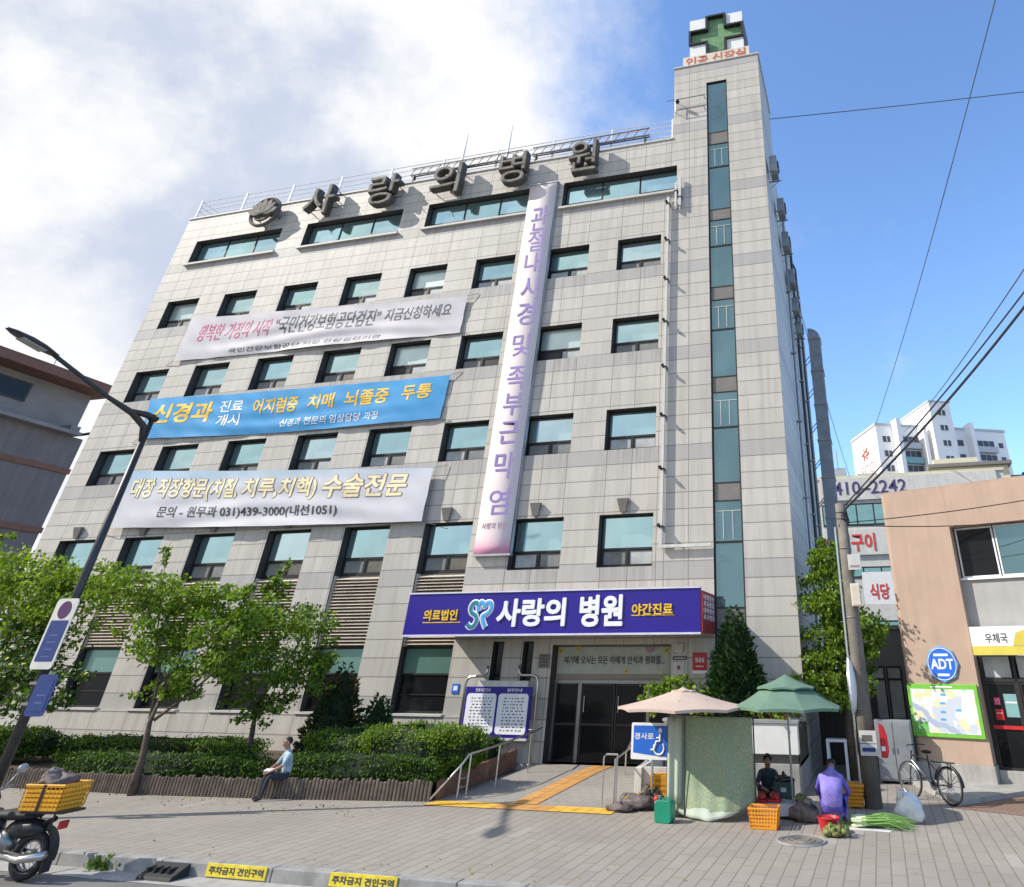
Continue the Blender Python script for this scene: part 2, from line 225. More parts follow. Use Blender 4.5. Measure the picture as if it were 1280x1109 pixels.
# ------------------------------------------------------------------ mesh builder
class MB:
    def __init__(s): s.v = []; s.f = []; s.mi = []; s.cur = 0
    def m(s, i): s.cur = i; return s
    def add(s, vs, fs):
        o = len(s.v); s.v += [tuple(v) for v in vs]
        for f in fs: s.f.append(tuple(i + o for i in f)); s.mi.append(s.cur)
        return s
    def quad(s, a, b, c, d): return s.add([a, b, c, d], [(0, 1, 2, 3)])
    def box(s, x0, y0, z0, x1, y1, z1):
        v = [(x, y, z) for z in (z0, z1) for y in (y0, y1) for x in (x0, x1)]
        return s.add(v, [(0, 2, 3, 1), (4, 5, 7, 6), (0, 1, 5, 4), (2, 6, 7, 3), (0, 4, 6, 2), (1, 3, 7, 5)])
    def obox(s, c, ax, ay, az):
        c, ax, ay, az = map(Vector, (c, ax, ay, az))
        v = [c + i * ax + j * ay + k * az for k in (-1, 1) for j in (-1, 1) for i in (-1, 1)]
        return s.add(v, [(0, 2, 3, 1), (4, 5, 7, 6), (0, 1, 5, 4), (2, 6, 7, 3), (0, 4, 6, 2), (1, 3, 7, 5)])
    def tube(s, pts, r, n=8, close=False):
        pts = [Vector(p) for p in pts]; k = len(pts); rs = r if isinstance(r, (list, tuple)) else [r] * k
        up = None; rings = []
        for i, p in enumerate(pts):
            a = pts[(i - 1) % k] if (i > 0 or close) else p; b = pts[(i + 1) % k] if (i < k - 1 or close) else p
            t = (b - a)
            t = t.normalized() if t.length > 1e-9 else Vector((0, 0, 1))
            if up is None: up = Vector((0, 0, 1)) if abs(t.z) < .9 else Vector((1, 0, 0))
            e = t.cross(up)
            if e.length < 1e-6: e = t.orthogonal()
            e.normalize(); g = e.cross(t).normalized(); up = g
            rings.append([p + rs[i] * (math.cos(q) * e + math.sin(q) * g) for q in [2 * math.pi * j / n for j in range(n)]])
        fs = []
        for i in range(k - (0 if close else 1)):
            a, b = i * n, ((i + 1) % k) * n
            for j in range(n): fs.append((a + j, a + (j + 1) % n, b + (j + 1) % n, b + j))
        if not close: fs += [tuple(range(n - 1, -1, -1)), tuple((k - 1) * n + j for j in range(n))]
        return s.add([q for rg in rings for q in rg], fs)
    def lathe(s, prof, c=(0, 0, 0), n=20, ax='Z'):
        vs = []; k = len(prof)
        for r, h in prof:
            for j in range(n):
                a = 2 * math.pi * j / n; x, y = r * math.cos(a), r * math.sin(a)
                vs.append({'Z': (c[0] + x, c[1] + y, c[2] + h), 'Y': (c[0] + x, c[1] + h, c[2] + y), 'X': (c[0] + h, c[1] + x, c[2] + y)}[ax])
        fs = [(i * n + j, i * n + (j + 1) % n, (i + 1) * n + (j + 1) % n, (i + 1) * n + j) for i in range(k - 1) for j in range(n)]
        fs += [tuple(range(n - 1, -1, -1)), tuple((k - 1) * n + j for j in range(n))]
        return s.add(vs, fs)
    def torus(s, c, R, r, ax='Y', n=28, m=8):
        pts = []
        for i in range(n):
            a = 2 * math.pi * i / n; x, y = R * math.cos(a), R * math.sin(a)
            pts.append({'Y': (c[0] + x, c[1], c[2] + y), 'X': (c[0], c[1] + x, c[2] + y), 'Z': (c[0] + x, c[1] + y, c[2])}[ax])
        return s.tube(pts, r, m, True)
    def prism(s, poly, d0, d1, fn):
        """poly of (a,b); fn(a,b,d)->xyz"""
        k = len(poly); v = [fn(a, b, d0) for a, b in poly] + [fn(a, b, d1) for a, b in poly]
        return s.add(v, [tuple(range(k - 1, -1, -1)), tuple(range(k, 2 * k))] + [(i, (i + 1) % k, k + (i + 1) % k, k + i) for i in range(k)])
    def blob(s, c, r, seed=0, amp=0.15, nu=12, nv=8, ctr=None):
        rnd = random.Random(seed); vs = []; ph = [rnd.uniform(0, 6.28) for _ in range(6)]
        for i in range(nv + 1):
            t = math.pi * i / nv
            for j in range(nu):
                p = 2 * math.pi * j / nu
                k = 1 + amp * (math.sin(3 * p + ph[0]) * math.sin(2 * t + ph[1]) + .6 * math.sin(5 * p + ph[2] + 3 * t) + .4 * math.sin(7 * t + ph[3] + 2 * p))
                vs.append((c[0] + r[0] * k * math.sin(t) * math.cos(p), c[1] + r[1] * k * math.sin(t) * math.sin(p), c[2] + r[2] * k * math.cos(t)))
        fs = [(i * nu + j, (i + 1) * nu + j, (i + 1) * nu + (j + 1) % nu, i * nu + (j + 1) % nu) for i in range(nv) for j in range(nu)]
        return s.add(vs, fs)
    def build(s, name, mats, parent=None, smooth=False, bevel=0.0, loc=None):
        me = bpy.data.meshes.new(name); me.from_pydata(s.v, [], s.f)
        mats = mats if isinstance(mats, (list, tuple)) else [mats]
        for q in mats: me.materials.append(M[q] if isinstance(q, str) else q)
        me.polygons.foreach_set('material_index', s.mi)
        bm = bmesh.new(); bm.from_mesh(me)
        if smooth: bmesh.ops.remove_doubles(bm, verts=bm.verts, dist=1e-5)
        bmesh.ops.recalc_face_normals(bm, faces=bm.faces)
        if bevel:
            es = [e for e in bm.edges if len(e.link_faces) == 2 and e.calc_face_angle(0) > 0.7]
            bmesh.ops.bevel(bm, geom=es, offset=bevel, segments=2, affect='EDGES', profile=0.5, clamp_overlap=True)
        bm.to_mesh(me); bm.free()
        if smooth: me.polygons.foreach_set('use_smooth', [True] * len(me.polygons))
        me.update()
        o = bpy.data.objects.new(name, me); COL.objects.link(o)
        if parent: o.parent = parent
        if loc is not None: o.location = loc
        return o
def tag(o, label=None, cat=None, group=None, kind=None):
    if label: o['label'] = label
    if cat: o['category'] = cat
    if group: o['group'] = group
    if kind: o['kind'] = kind
    return o
def empty(name, loc, label, cat, group=None, rz=0.0):
    o = bpy.data.objects.new(name, None); COL.objects.link(o); o.location = loc; o.rotation_euler = (0, 0, rz); o.empty_display_size = 0.2
    return tag(o, label, cat, group)
def struct(o): o['kind'] = 'structure'; return o
def copy_tree(o, parent=None):
    c = o.copy(); COL.objects.link(c)
    if parent is not None: c.parent = parent
    for ch in list(o.children): copy_tree(ch, c)
    return c
# text as mesh ---------------------------------------------------------------
def text(body, name, m, box, o=(0, 0, 0), u=(1, 0, 0), v=(0, 0, 1), depth=0.01, bold=0.0, parent=None, shear=0.0, fn=None, keep=False, align='CENTER', metric=None):
    """lettering fitted to box = (a0, a1, b0, b1) along u, v from o; stands 'depth' proud of that plane"""
    cu = bpy.data.curves.new('t', 'FONT'); cu.body = body; cu.resolution_u = 3; cu.offset = bold if bold < .018 else .012; cu.extrude = 0.02; cu.shear = shear; cu.align_x = 'LEFT' if align == 'LEFT' else 'CENTER'
    ob = bpy.data.objects.new('t', cu); COL.objects.link(ob)
    dg = bpy.context.evaluated_depsgraph_get(); me = bpy.data.meshes.new_from_object(ob.evaluated_get(dg))
    bpy.data.objects.remove(ob); bpy.data.curves.remove(cu); me.materials.clear()
    co = np.empty(len(me.vertices) * 3); me.vertices.foreach_get('co', co); co = co.reshape(-1, 3)
    lo, hi = co.min(0), co.max(0); a0, a1, b0, b1 = box
    sx = (a1 - a0) / (hi[0] - lo[0]); sy = (b1 - b0) / (hi[1] - lo[1])
    if keep: sx = sy = min(sx, sy)
    cxm, cym = (lo[0] + hi[0]) / 2, (lo[1] + hi[1]) / 2
    O, U, V = Vector(o), Vector(u), Vector(v); Nn = U.cross(V)
    sh = [(0.0, 0.0)] if bold < .018 else [(math.cos(q) * bold * .55, math.sin(q) * bold * .55) for q in (0, .9, 1.8, 2.7, 3.6, 4.5, 5.4)] + [(0.0, 0.0)]
    out = []
    if metric:                                                   # printed on cloth: cut the faces small enough to follow its folds
        bm = bmesh.new(); bm.from_mesh(me); bmesh.ops.triangulate(bm, faces=bm.faces)
        kx, ky = sx * metric[0], sy * metric[1]
        for _ in range(3):
            es = [e for e in bm.edges if math.hypot((e.verts[0].co.x - e.verts[1].co.x) * kx, (e.verts[0].co.y - e.verts[1].co.y) * ky) > .16]
            if es: bmesh.ops.subdivide_edges(bm, edges=es, cuts=1); bmesh.ops.triangulate(bm, faces=bm.faces)
        bm.to_mesh(me); bm.free(); co = np.empty(len(me.vertices) * 3); me.vertices.foreach_get('co', co); co = co.reshape(-1, 3)
    if len(sh) > 1:
        bm = bmesh.new(); bm.from_mesh(me)
        for _ in sh[1:]:
            g = bpy.data.meshes.new('g'); g_ = bmesh.new(); g_.from_mesh(me); g_.to_mesh(g); g_.free(); bm.from_mesh(g); bpy.data.meshes.remove(g)
        bm.to_mesh(me); bm.free(); co = np.tile(co, (len(sh), 1)); k0 = len(co) // len(sh)
        for i, (p, q) in enumerate(sh): co[i * k0:(i + 1) * k0] += (p, q, 0); co[i * k0:(i + 1) * k0, 2] *= 1 + .03 * i
    for x, y, z in co:
        a = (a0 + a1) / 2 + (x - cxm) * sx; b = (b0 + b1) / 2 + (y - cym) * sy
        d = depth * z / .02 if z > 0 else 0.0
        out.append(fn(a, b, d) if fn else (O + U * a + V * b + Nn * d))
    me.vertices.foreach_set('co', [c for q in out for c in q]); me.materials.append(M[m]); me.update(); me.name = name
    r = bpy.data.objects.new(name, me); COL.objects.link(r)
    if parent: r.parent = parent
    return r
# ------------------------------------------------------------------ setting
def sheet(name, poly, z, m, kind='structure'):
    b = MB(); b.add([(x, y, z) for x, y in poly], [tuple(range(len(poly)))])
    return tag(b.build(name, m), kind=kind)
KY = -10.42                                                      # kerb face
M['asphalt'] = mat('worn_asphalt', (0.16, 0.155, 0.145), 0.9, 0, 0.2, 1.2, 0.4)
M['pave'] = pavers('concrete_paver', (0.295, 0.268, 0.232), (0.322, 0.294, 0.256), (0.18, 0.16, 0.138), 0.86, 0.215, R_(90), 0.010, 0.4, 0.008)
M['pave2'] = pavers('ramp_paver', (0.30, 0.277, 0.243), (0.325, 0.302, 0.268), (0.22, 0.205, 0.19), 0.3, 0.3, 0, 0.01, 0.5)
M['redpave'] = pavers('red_brown_paver', (0.24, 0.155, 0.115), (0.27, 0.18, 0.13), (0.15, 0.11, 0.09), 0.22, 0.11, R_(20), 0.01, 0.4)
sheet('ground', [(-900, -900), (900, -900), (900, 900), (-900, 900)], -0.30, mat('pale_ground', (0.22, 0.21, 0.19), 0.95, 0, .2, .05))
sheet('road', [(-120, KY - 16), (120, KY - 16), (120, KY + .02), (-120, KY + .02)], -0.16, 'asphalt')
b = MB(); b.box(-120, KY + 0.2, -0.29, 120, 60, 0.0); struct(b.build('sidewalk', 'pave'))
b = MB(); x = -60.0
while x < 40: b.box(x + .006, KY, -0.28, x + 0.994, KY + 0.195, 0.006); x += 1.0
struct(b.build('kerb', 'kerb', bevel=0.015))
sheet('road_gutter', [(-60, KY - 0.45), (40, KY - 0.45), (40, KY - .005), (-60, KY - .005)], -0.156, 'concrete')
# ramp to the entrance, 15 cm up
b = MB(); b.add([(-9.55, -4.9, .004), (-5.55, -4.9, .004), (-5.55, -1.2, .15), (-9.55, -1.2, .15), (-9.55, .55, .15), (-5.55, .55, .15), (-9.55, -4.9, -.1), (-5.55, -4.9, -.1), (-9.55, .55, -.1), (-5.55, .55, -.1)],
    [(0, 1, 2, 3), (3, 2, 5, 4), (0, 3, 4, 8, 6), (1, 7, 9, 5, 2), (0, 6, 7, 1)]); struct(b.build('ramp', 'pave2'))
sheet('side_path', [(1.05, -3.1), (3.2, -0.75), (12, -3.5), (12, -6.0), (3.6, -4.2)], 0.006, 'redpave')
b = MB(); b.add([(1.2, -2.9, 0), (3.0, -1.0, 0), (12, -4.2, 0), (12, 3, 0), (0.4, 3, 0), (0.4, -.2, 0)] + [(1.2, -2.9, .09), (3.0, -1.0, .09), (12, -4.2, .09), (12, 3, .09), (0.4, 3, .09), (0.4, -.2, .09)],
    [(6, 7, 8, 9, 10, 11), (0, 1, 7, 6), (1, 2, 8, 7), (0, 6, 11, 5)]); struct(b.build('terrace', 'concrete'))
# tactile paving
def tactile(name, m, x0, x1, y0, y1, zf):
    b = MB(); n = max(1, round((x1 - x0) / .3)); k = max(1, round((y1 - y0) / .3)); a, c = (x1 - x0) / n, (y1 - y0) / k
    for i in range(n):
        for j in range(k):
            X, Y = x0 + i * a, y0 + j * c
            b.add([(X + .006, Y + .006, zf(Y) + .012), (X + a - .006, Y + .006, zf(Y) + .012), (X + a - .006, Y + c - .006, zf(Y + c) + .012), (X + .006, Y + c - .006, zf(Y + c) + .012)], [(0, 1, 2, 3)])
    return struct(b.build(name, m))
rz = lambda y: 0.0 if y < -4.9 else (0.004 + (y + 4.9) / 3.7 * .146 if y < -1.2 else .15)
tactile('tactile_paving', 'tact', -9.75, -8.2, -5.5, -4.92, rz); tactile('tactile_paving', 'tact', -6.95, -5.55, -5.5, -4.92, rz)
tactile('tactile_paving', 'tacto', -8.2, -6.95, -5.5, -4.92, rz); tactile('tactile_paving', 'tacto', -8.0, -7.42, -4.9, -0.1, rz)
# planting beds
b = MB(); b.add([(-34, -5.75, .26), (-16.5, -5.75, .26), (-9.9, -4.95, .26), (-10.35, -.02, .26), (-34, -.02, .26)], [(0, 1, 2, 3, 4)]); struct(b.build('planting_soil', 'soil'))
# ------------------------------------------------------------------ hospital
XL, XR, YB, ZR, ZT, XT = -32.27, -2.12, 15.6, 22.5, 26.85, -6.09
hosp = empty('hospital_building', (0, 0, 0), 'six storey hospital clad in pale granite panels, stair tower at its right end', 'building')
XS = [-31.17, -27.88, -24.57, -21.25, -18.0, -14.78, -11.45, -8.36]; WW = 1.84
ROWZ = [(8.87, 10.31), (12.47, 13.91), (16.07, 17.51)]
holes = []                                                       # x0, x1, z0, z1, depth
for c in range(8):
    for z0, z1 in ROWZ: holes.append((XS[c], XS[c] + WW, z0, z1, .40))
    if c < 6: holes.append((XS[c], XS[c] + WW, 1.25, 6.75, .40))
    else: holes.append((XS[c], XS[c] + WW, 5.17, 6.75, .40))
STRIP = [(-31.1, -25.95), (-24.5, -19.2), (-17.85, -12.55), (-11.1, -5.9)]
for a, c in STRIP: holes.append((a, c, 19.60, 20.97, .42))
SX0, SX1 = -4.56, -3.62
holes.append((SX0, SX1, 1.4, 25.57, .14))
EX0, EX1 = -9.58, -5.86
holes.append((EX0, EX1, .15, 3.05, .55))
SLOTS = [(-11.57, -11.2), (-10.55, -10.2)]
for a, c in SLOTS: holes.append((a, c, 2.1, 3.15, .25))
xb = sorted({XL, XT, XR} | {h[0] for h in holes} | {h[1] for h in holes}); zb = sorted({0.0, ZR, ZT} | {h[2] for h in holes} | {h[3] for h in holes})
b = MB()
for i in range(len(xb) - 1):
    for j in range(len(zb) - 1):
        x, z = (xb[i] + xb[i + 1]) / 2, (zb[j] + zb[j + 1]) / 2
        if z > ZR and x < XT: continue
        if any(h[0] < x < h[1] and h[2] < z < h[3] for h in holes): continue
        b.quad((xb[i], 0, zb[j]), (xb[i + 1], 0, zb[j]), (xb[i + 1], 0, zb[j + 1]), (xb[i], 0, zb[j + 1]))
TD = 4.0
b.add([(XR, 0, 0), (XR, YB, 0), (XR, YB, ZR), (XR, TD, ZR), (XR, TD, ZT), (XR, 0, ZT)], [(0, 1, 2, 3, 4, 5)])
b.quad((XL, 0, 0), (XL, YB, 0), (XL, YB, ZR), (XL, 0, ZR)); b.quad((XL, YB, 0), (XR, YB, 0), (XR, YB, ZR), (XL, YB, ZR))
b.quad((XT, 0, ZR), (XT, TD, ZR), (XT, TD, ZT), (XT, 0, ZT)); b.quad((XT, TD, ZR), (XR, TD, ZR), (XR, TD, ZT), (XT, TD, ZT))
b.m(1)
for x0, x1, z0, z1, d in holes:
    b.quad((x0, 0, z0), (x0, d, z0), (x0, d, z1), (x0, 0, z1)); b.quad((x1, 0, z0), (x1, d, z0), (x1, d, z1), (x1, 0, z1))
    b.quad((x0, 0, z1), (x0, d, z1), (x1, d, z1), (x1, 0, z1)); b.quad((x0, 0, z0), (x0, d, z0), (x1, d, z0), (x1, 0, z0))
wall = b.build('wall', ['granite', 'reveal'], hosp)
b = MB(); b.quad((XL, 0.3, ZR - .35), (XT, .3, ZR - .35), (XT, YB, ZR - .35), (XL, YB, ZR - .35)); b.quad((XT, TD, ZR - .35), (XR - .3, TD, ZR - .35), (XR - .3, YB, ZR - .35), (XT, YB, ZR - .35))
b.quad((XT, 0, ZT - .02), (XR, 0, ZT - .02), (XR, TD, ZT - .02), (XT, TD, ZT - .02))
b.build('roof', 'roof', hosp)
b = MB(); b.box(XL - .03, -.05, ZR - .02, XT - .005, .3, ZR + .06); b.box(XT - .05, -.05, ZT - .02, XR + .05, TD + .03, ZT + .05); b.build('coping', 'sill', hosp)
b = MB(); b.box(XL, -.12, 0, -10.0, -.003, 1.2); b.build('plinth', 'granite', hosp)
# windows ------------------------------------------------------------
rnd = random.Random(4)
def ring(b, x0, x1, z0, z1, t, y0, y1):
    b.box(x0, y0, z0, x0 + t, y1, z1); b.box(x1 - t, y0, z0, x1, y1, z1); b.box(x0 + t, y0, z0, x1 - t, y1, z0 + t); b.box(x0 + t, y0, z1 - t, x1 - t, y1, z1)
def window_proto(h, ratio, parent, upper, y=.30):
    b = MB(); zt = h * ratio
    ring(b, .004, WW - .004, .004, h - .004, .06, y, y + .07); b.box(.064, y, zt - .03, WW - .064, y + .065, zt + .03); b.box(WW / 2 - .03, y, .064, WW / 2 + .03, y + .06, zt - .03)
    f = b.build('window', 'frame', parent)
    p = MB(); p.box(.064, y + .03, zt + .03, WW - .064, y + .045, h - .064); p.build('pane', upper, f)
    for a, c in ((.064, WW / 2 - .03), (WW / 2 + .03, WW - .064)):
        q = MB(); ring(q, a + .004, c - .004, .07, zt - .036, .04, y + .015, y + .05); q.m(1).box(a + .044, y + .035, .11, c - .044, y + .045, zt - .076)
        q.build('sash', ['frame', 'sash1'], f)
    return f
protos = {}
gl = ['glass', 'glass', 'glass3', 'glass2', 'glass4', 'blindg']
def put_window(x, z, h, ratio):
    key = h; gm = rnd.choice(gl)
    if key not in protos: f = protos[key] = window_proto(h, ratio, hosp, 'glass'); f.location = (x, 0, z); return f
    f = copy_tree(protos[key], hosp); f.location = (x, 0, z)
    for ch in f.children:
        s = rnd.choice(['sash1', 'sash1', 'sash2', 'sash3', 'sash2', 'sash4'])
        new = ch.data
        want = (gm if ch.name.startswith('pane') else s)
        k = (ch.name.split('.')[0], h, want, ch.data.name if not ch.name.startswith('pane') else '')
        if k not in variants:
            variants[k] = ch.data.copy(); variants[k].materials[len(ch.data.materials) - 1] = M[want]
        ch.data = variants[k]
        if ch.name.startswith('pane'): ch.rotation_euler = (R_(rnd.uniform(-.5, .5)), 0, R_(rnd.uniform(-.35, .35)))
    return f
variants = {}
for z0, z1 in ROWZ:
    for c in range(8): put_window(XS[c], z0, z1 - z0, .36)
for c in range(8): put_window(XS[c], 5.17, 1.58, .36)
# louvred spandrels and ground-floor windows
def louvre(x):
    b = MB(); z = 3.08
    b.box(.0 + .01, .24, 3.03, WW - .01, .26, 5.16); b.m(1)
    while z < 5.12: b.add([(.02, .06, z), (WW - .02, .06, z), (WW - .02, .20, z + .055), (.02, .20, z + .055), (.02, .06, z + .012), (WW - .02, .06, z + .012), (WW - .02, .20, z + .067), (.02, .20, z + .067)], [(0, 1, 2, 3), (4, 5, 6, 7), (0, 1, 5, 4), (2, 3, 7, 6)]); z += .098
    b.box(.004, .05, 3.03, .03, .24, 5.16); b.box(WW - .03, .05, 3.03, WW - .004, .24, 5.16)
    return b.build('louvre_panel', ['sash3', 'louvre'], hosp, loc=(x, 0, 0))
l0 = louvre(XS[0])
for c in range(1, 6): q = copy_tree(l0, hosp); q.location.x = XS[c]
def ground_window(x):
    b = MB(); ring(b, .004, WW - .004, 1.26, 3.02, .055, .22, .28); b.box(.06, .22, 2.25, WW - .06, .275, 2.30); b.box(.06, .22, 1.72, WW - .06, .27, 1.75)
    f = b.build('window', 'frame', hosp, loc=(x, 0, 0))
    p = MB(); p.box(.06, .245, 2.30, WW - .06, .255, 2.965); p.build('pane', 'gglass', f)
    p = MB(); p.box(.06, .245, 1.315, WW - .06, .255, 2.25); p.build('pane', 'dglass', f)
    return f
g0 = ground_window(XS[0])
for c in range(1, 6): q = copy_tree(g0, hosp); q.location.x = XS[c]
for c in range(6): b = MB(); b.box(XS[c] - .05, -.16, 1.203, XS[c] + WW + .05, .2, 1.255); b.build('sill', 'sill', hosp)
for a, c in STRIP:                                               # top floor strips
    w_ = c - a; b = MB(); y = .31; ring(b, a + .004, c - .004, 19.604, 20.966, .06, y, y + .07); t1, t2 = a + w_ / 3, a + 2 * w_ / 3
    for t in (t1, t2): b.box(t - .03, y, 19.664, t + .03, y + .06, 20.906)
    f = b.build('window', 'frame', hosp)
    for k, (p0, p1) in enumerate(((a + .064, t1 - .03), (t1 + .03, t2 - .03), (t2 + .03, c - .064))):
        zl = 19.664 if k == 1 else 20.02
        p = MB(); p.box(p0, y + .03, zl, p1, y + .045, 20.906); p.build('pane', ['glass2', 'glass', 'glass2'][k], f)
        if k != 1:
            q = MB(); ring(q, p0, p1, 19.668, 20.018, .05, y + .01, y + .06); q.box((p0 + p1) / 2 - .03, y + .01, 19.718, (p0 + p1) / 2 + .03, y + .055, 19.968); q.m(1).box(p0 + .05, y + .04, 19.718, p1 - .05, y + .05, 19.968); q.build('sash', ['frame', 'sash1'], f)
    s_ = MB(); s_.box(a - .08, -.14, 19.50, c + .08, .2, 19.598); s_.build('sill', 'sill', hosp)
# stair tower glazing
b = MB(); ring(b, SX0 + .004, SX1 - .004, 1.404, 25.566, .05, .06, .12)
spans = [(25.5, 22.55), (21.85, 20.62), (20.56, 18.42), (17.86, 16.66), (16.6, 14.82), (14.24, 13.05), (12.99, 11.22), (10.62, 9.42), (9.36, 7.6), (7.0, 5.82), (5.76, 4.0), (3.4, 1.46)]
for t, l in spans: b.box(SX0 + .054, .06, t, SX1 - .054, .11, t + .035); b.box(SX0 + .054, .06, l - .035, SX1 - .054, .11, l)
st = b.build('stair_glazing', 'frame', hosp)
for k, (t, l) in enumerate(spans):
    p = MB(); p.box(SX0 + .054, .085, l, SX1 - .054, .095, t); p.build('pane', 'stair', st)
    if k in (1, 3, 5, 7, 9):
        p = MB(); xm = (SX0 + SX1) / 2
        for q in (-.16, .14): p.box(xm + q - .01, .06, l + .05, xm + q + .01, .084, t - .3)
        p.box(SX0 + .06, .06, t - .3, SX1 - .06, .084, t - .28); p.build('guard_bar', 'offw', st)
for (t, l), (t2, l2) in zip(spans, spans[1:]):
    if l - t2 > .3: p = MB(); p.box(SX0 + .054, .075, t2 + .035, SX1 - .054, .09, l - .035); p.build('spandrel_panel', 'spandrel', st)
# slot windows and entrance
for a, c in SLOTS:
    b = MB(); ring(b, a + .003, c - .003, 2.103, 3.147, .035, .16, .22); f = b.build('slot_window', 'frame', hosp); p = MB(); p.box(a + .038, .18, 2.138, c - .038, .19, 3.112); p.build('pane', 'dglass', f)
b = MB(); b.box(EX0 + .003, .42, 2.14, EX1 - .003, .5, 3.045); b.build('transom_panel', 'soffit', hosp)
b = MB(); b.box(EX0 + .003, .36, 2.06, EX1 - .003, .44, 2.14); b.box(EX0 + .003, .40, .15, EX0 + .06, .46, 2.06); b.box(EX1 - .06, .40, .15, EX1 - .003, .46, 2.06); b.box(-6.68, .38, .15, -6.6, .46, 2.06); b.box(-8.80, .36, .15, -8.70, .46, 2.06); b.build('door_frame', 'steeld', hosp)
for a, c in ((EX0 + .06, -8.80), (-8.70, -7.66), (-7.64, -6.68), (-6.6, EX1 - .06)):
    b = MB(); ring(b, a + .004, c - .004, .16, 2.055, .045, .40, .45); b.box(a + .05, .395, 1.02, c - .05, .45, 1.08); d = b.build('door', 'frame', hosp)
    p = MB(); p.box(a + .05, .42, .205, c - .05, .43, 2.01); p.build('glass', 'dglass', d)
    if c - a > .8: p = MB(); p.tube([(a + .1, .37, 1.35), (a + .1, .37, 1.75)], .014); p.tube([(a + .1, .37, 1.38), (a + .1, .41, 1.38)], .01, 6); p.tube([(a + .1, .37, 1.72), (a + .1, .41, 1.72)], .01, 6); p.build('handle', 'steel', d)
# canopy
CX0, CX1, CZ0, CZ1 = -13.05, -4.62, 3.3, 4.36
b = MB(); b.box(CX0, -1.44, CZ0 + .02, CX1, -.004, CZ1 - .06); b.build('canopy', 'soffit', hosp)
# wall lights
for c in range(8):
    x = XS[c] + WW / 2 - .1; t = empty('wall_light', (x, 0, 6.80), 'small wedge shaped wall light above the %s second floor window from the left' % ['first', 'second', 'third', 'fourth', 'fifth', 'sixth', 'seventh', 'eighth'][c], 'wall light', 'wall lights above the second floor windows')
    b = MB(); b.add([(-.2, -.17, .42), (.2, -.17, .42), (.2, -.02, .42), (-.2, -.02, .42), (-.1, -.09, 0), (.1, -.09, 0), (.1, -.02, 0), (-.1, -.02, 0)], [(0, 1, 2, 3), (4, 7, 6, 5), (0, 4, 5, 1), (1, 5, 6, 2), (2, 6, 7, 3), (3, 7, 4, 0)]); b.build('shade', 'spandrel', t, bevel=.01)
    b = MB(); b.box(-.06, -.03, .05, .06, -.002, .36); b.build('back_plate', 'steeld', t)
# sign band over the entrance
sg = empty('entrance_sign', (0, -1.46, 3.3), 'long navy blue sign band with white and yellow lettering over the entrance', 'sign')
sx0, sx1 = -13.74, -4.62
b = MB(); b.box(sx0, -.12, 0, sx1, .015, 1.08); b.build('board', 'navy', sg)
b = MB(); b.box(sx0 - .01, -.15, 1.081, sx1 + .01, .016, 1.12); b.box(sx0 - .01, -.15, -.05, sx1 + .01, .016, -.001); b.build('edge_trim', 'trim', sg)
b = MB(); b.box(sx1 + .002, -.10, 0, sx1 + .06, 1.44, 1.02); red = b.build('end_panel', 'redp', sg)
for k, s_ in enumerate(('내과', '외과', '정형', '신경')):
    y0 = .02 + k * .36
    for q, ch in enumerate(s_ + s_): text(ch, 'lettering', 'whitet', (y0, y0 + .26, .80 - q * .165, .94 - q * .165), (sx1 + .062, 0, 0), (0, 1, 0), (0, 0, 1), .006, .02, red)
def at_sign(px, py): q = WF(px, py, -1.59); return q.x, q.z - 3.3
def sign_text(s_, m, x0, y0, x1, y1, bold=.03, name='lettering'):
    a, bb = at_sign(x0, y1); c, d = at_sign(x1, y0); return text(s_, name, m, (a, c, bb, d), (0, -.121, 0), (1, 0, 0), (0, 0, 1), .03, bold, sg)
sign_text('의료법인', 'yellowt', 529, 762, 573, 776); sign_text('사랑의', 'whitet', 620, 748, 708, 783, .045); sign_text('병원', 'whitet', 724, 744, 779, 783, .045); sign_text('야간진료', 'yellowt', 790, 754, 841, 769)
b = MB()
for x0, x1, y in ((528, 575, 779), (789, 843, 770)):
    a, z = at_sign(x0, y); c, z2 = at_sign(x1, y); b.box(a, -.13, z, c, -.121, z + .025)
b.build('underline', 'yellowt', sg)
# SR emblem: an S and a heart-topped R as ribbon strokes with pale outline
ax, az = at_sign(582, 787); bx_, bz = at_sign(616, 751); w_, h_ = bx_ - ax, bz - az
Sp = [(.42, .80), (.33, .93), (.18, .93), (.08, .78), (.14, .60), (.34, .48), (.40, .30), (.30, .12), (.14, .10), (.02, .20)]
Rp = [(.46, .62), (.40, .80), (.50, .95), (.62, .90), (.68, .80), (.76, .92), (.92, .92), (.97, .74), (.86, .56), (.64, .44), (.74, .20), (.84, .06)]
def smoothp(p, n=5):
    out = []
    for i in range(len(p) - 1):
        p0, p1, p2, p3 = p[max(i - 1, 0)], p[i], p[i + 1], p[min(i + 2, len(p) - 1)]
        for k in range(n):
            t = k / n; out.append(tuple(.5 * (2 * p1[d] + (p2[d] - p0[d]) * t + (2 * p0[d] - 5 * p1[d] + 4 * p2[d] - p3[d]) * t * t + (3 * p1[d] - p0[d] - 3 * p2[d] + p3[d]) * t ** 3) for d in (0, 1)))
    return out + [p[-1]]
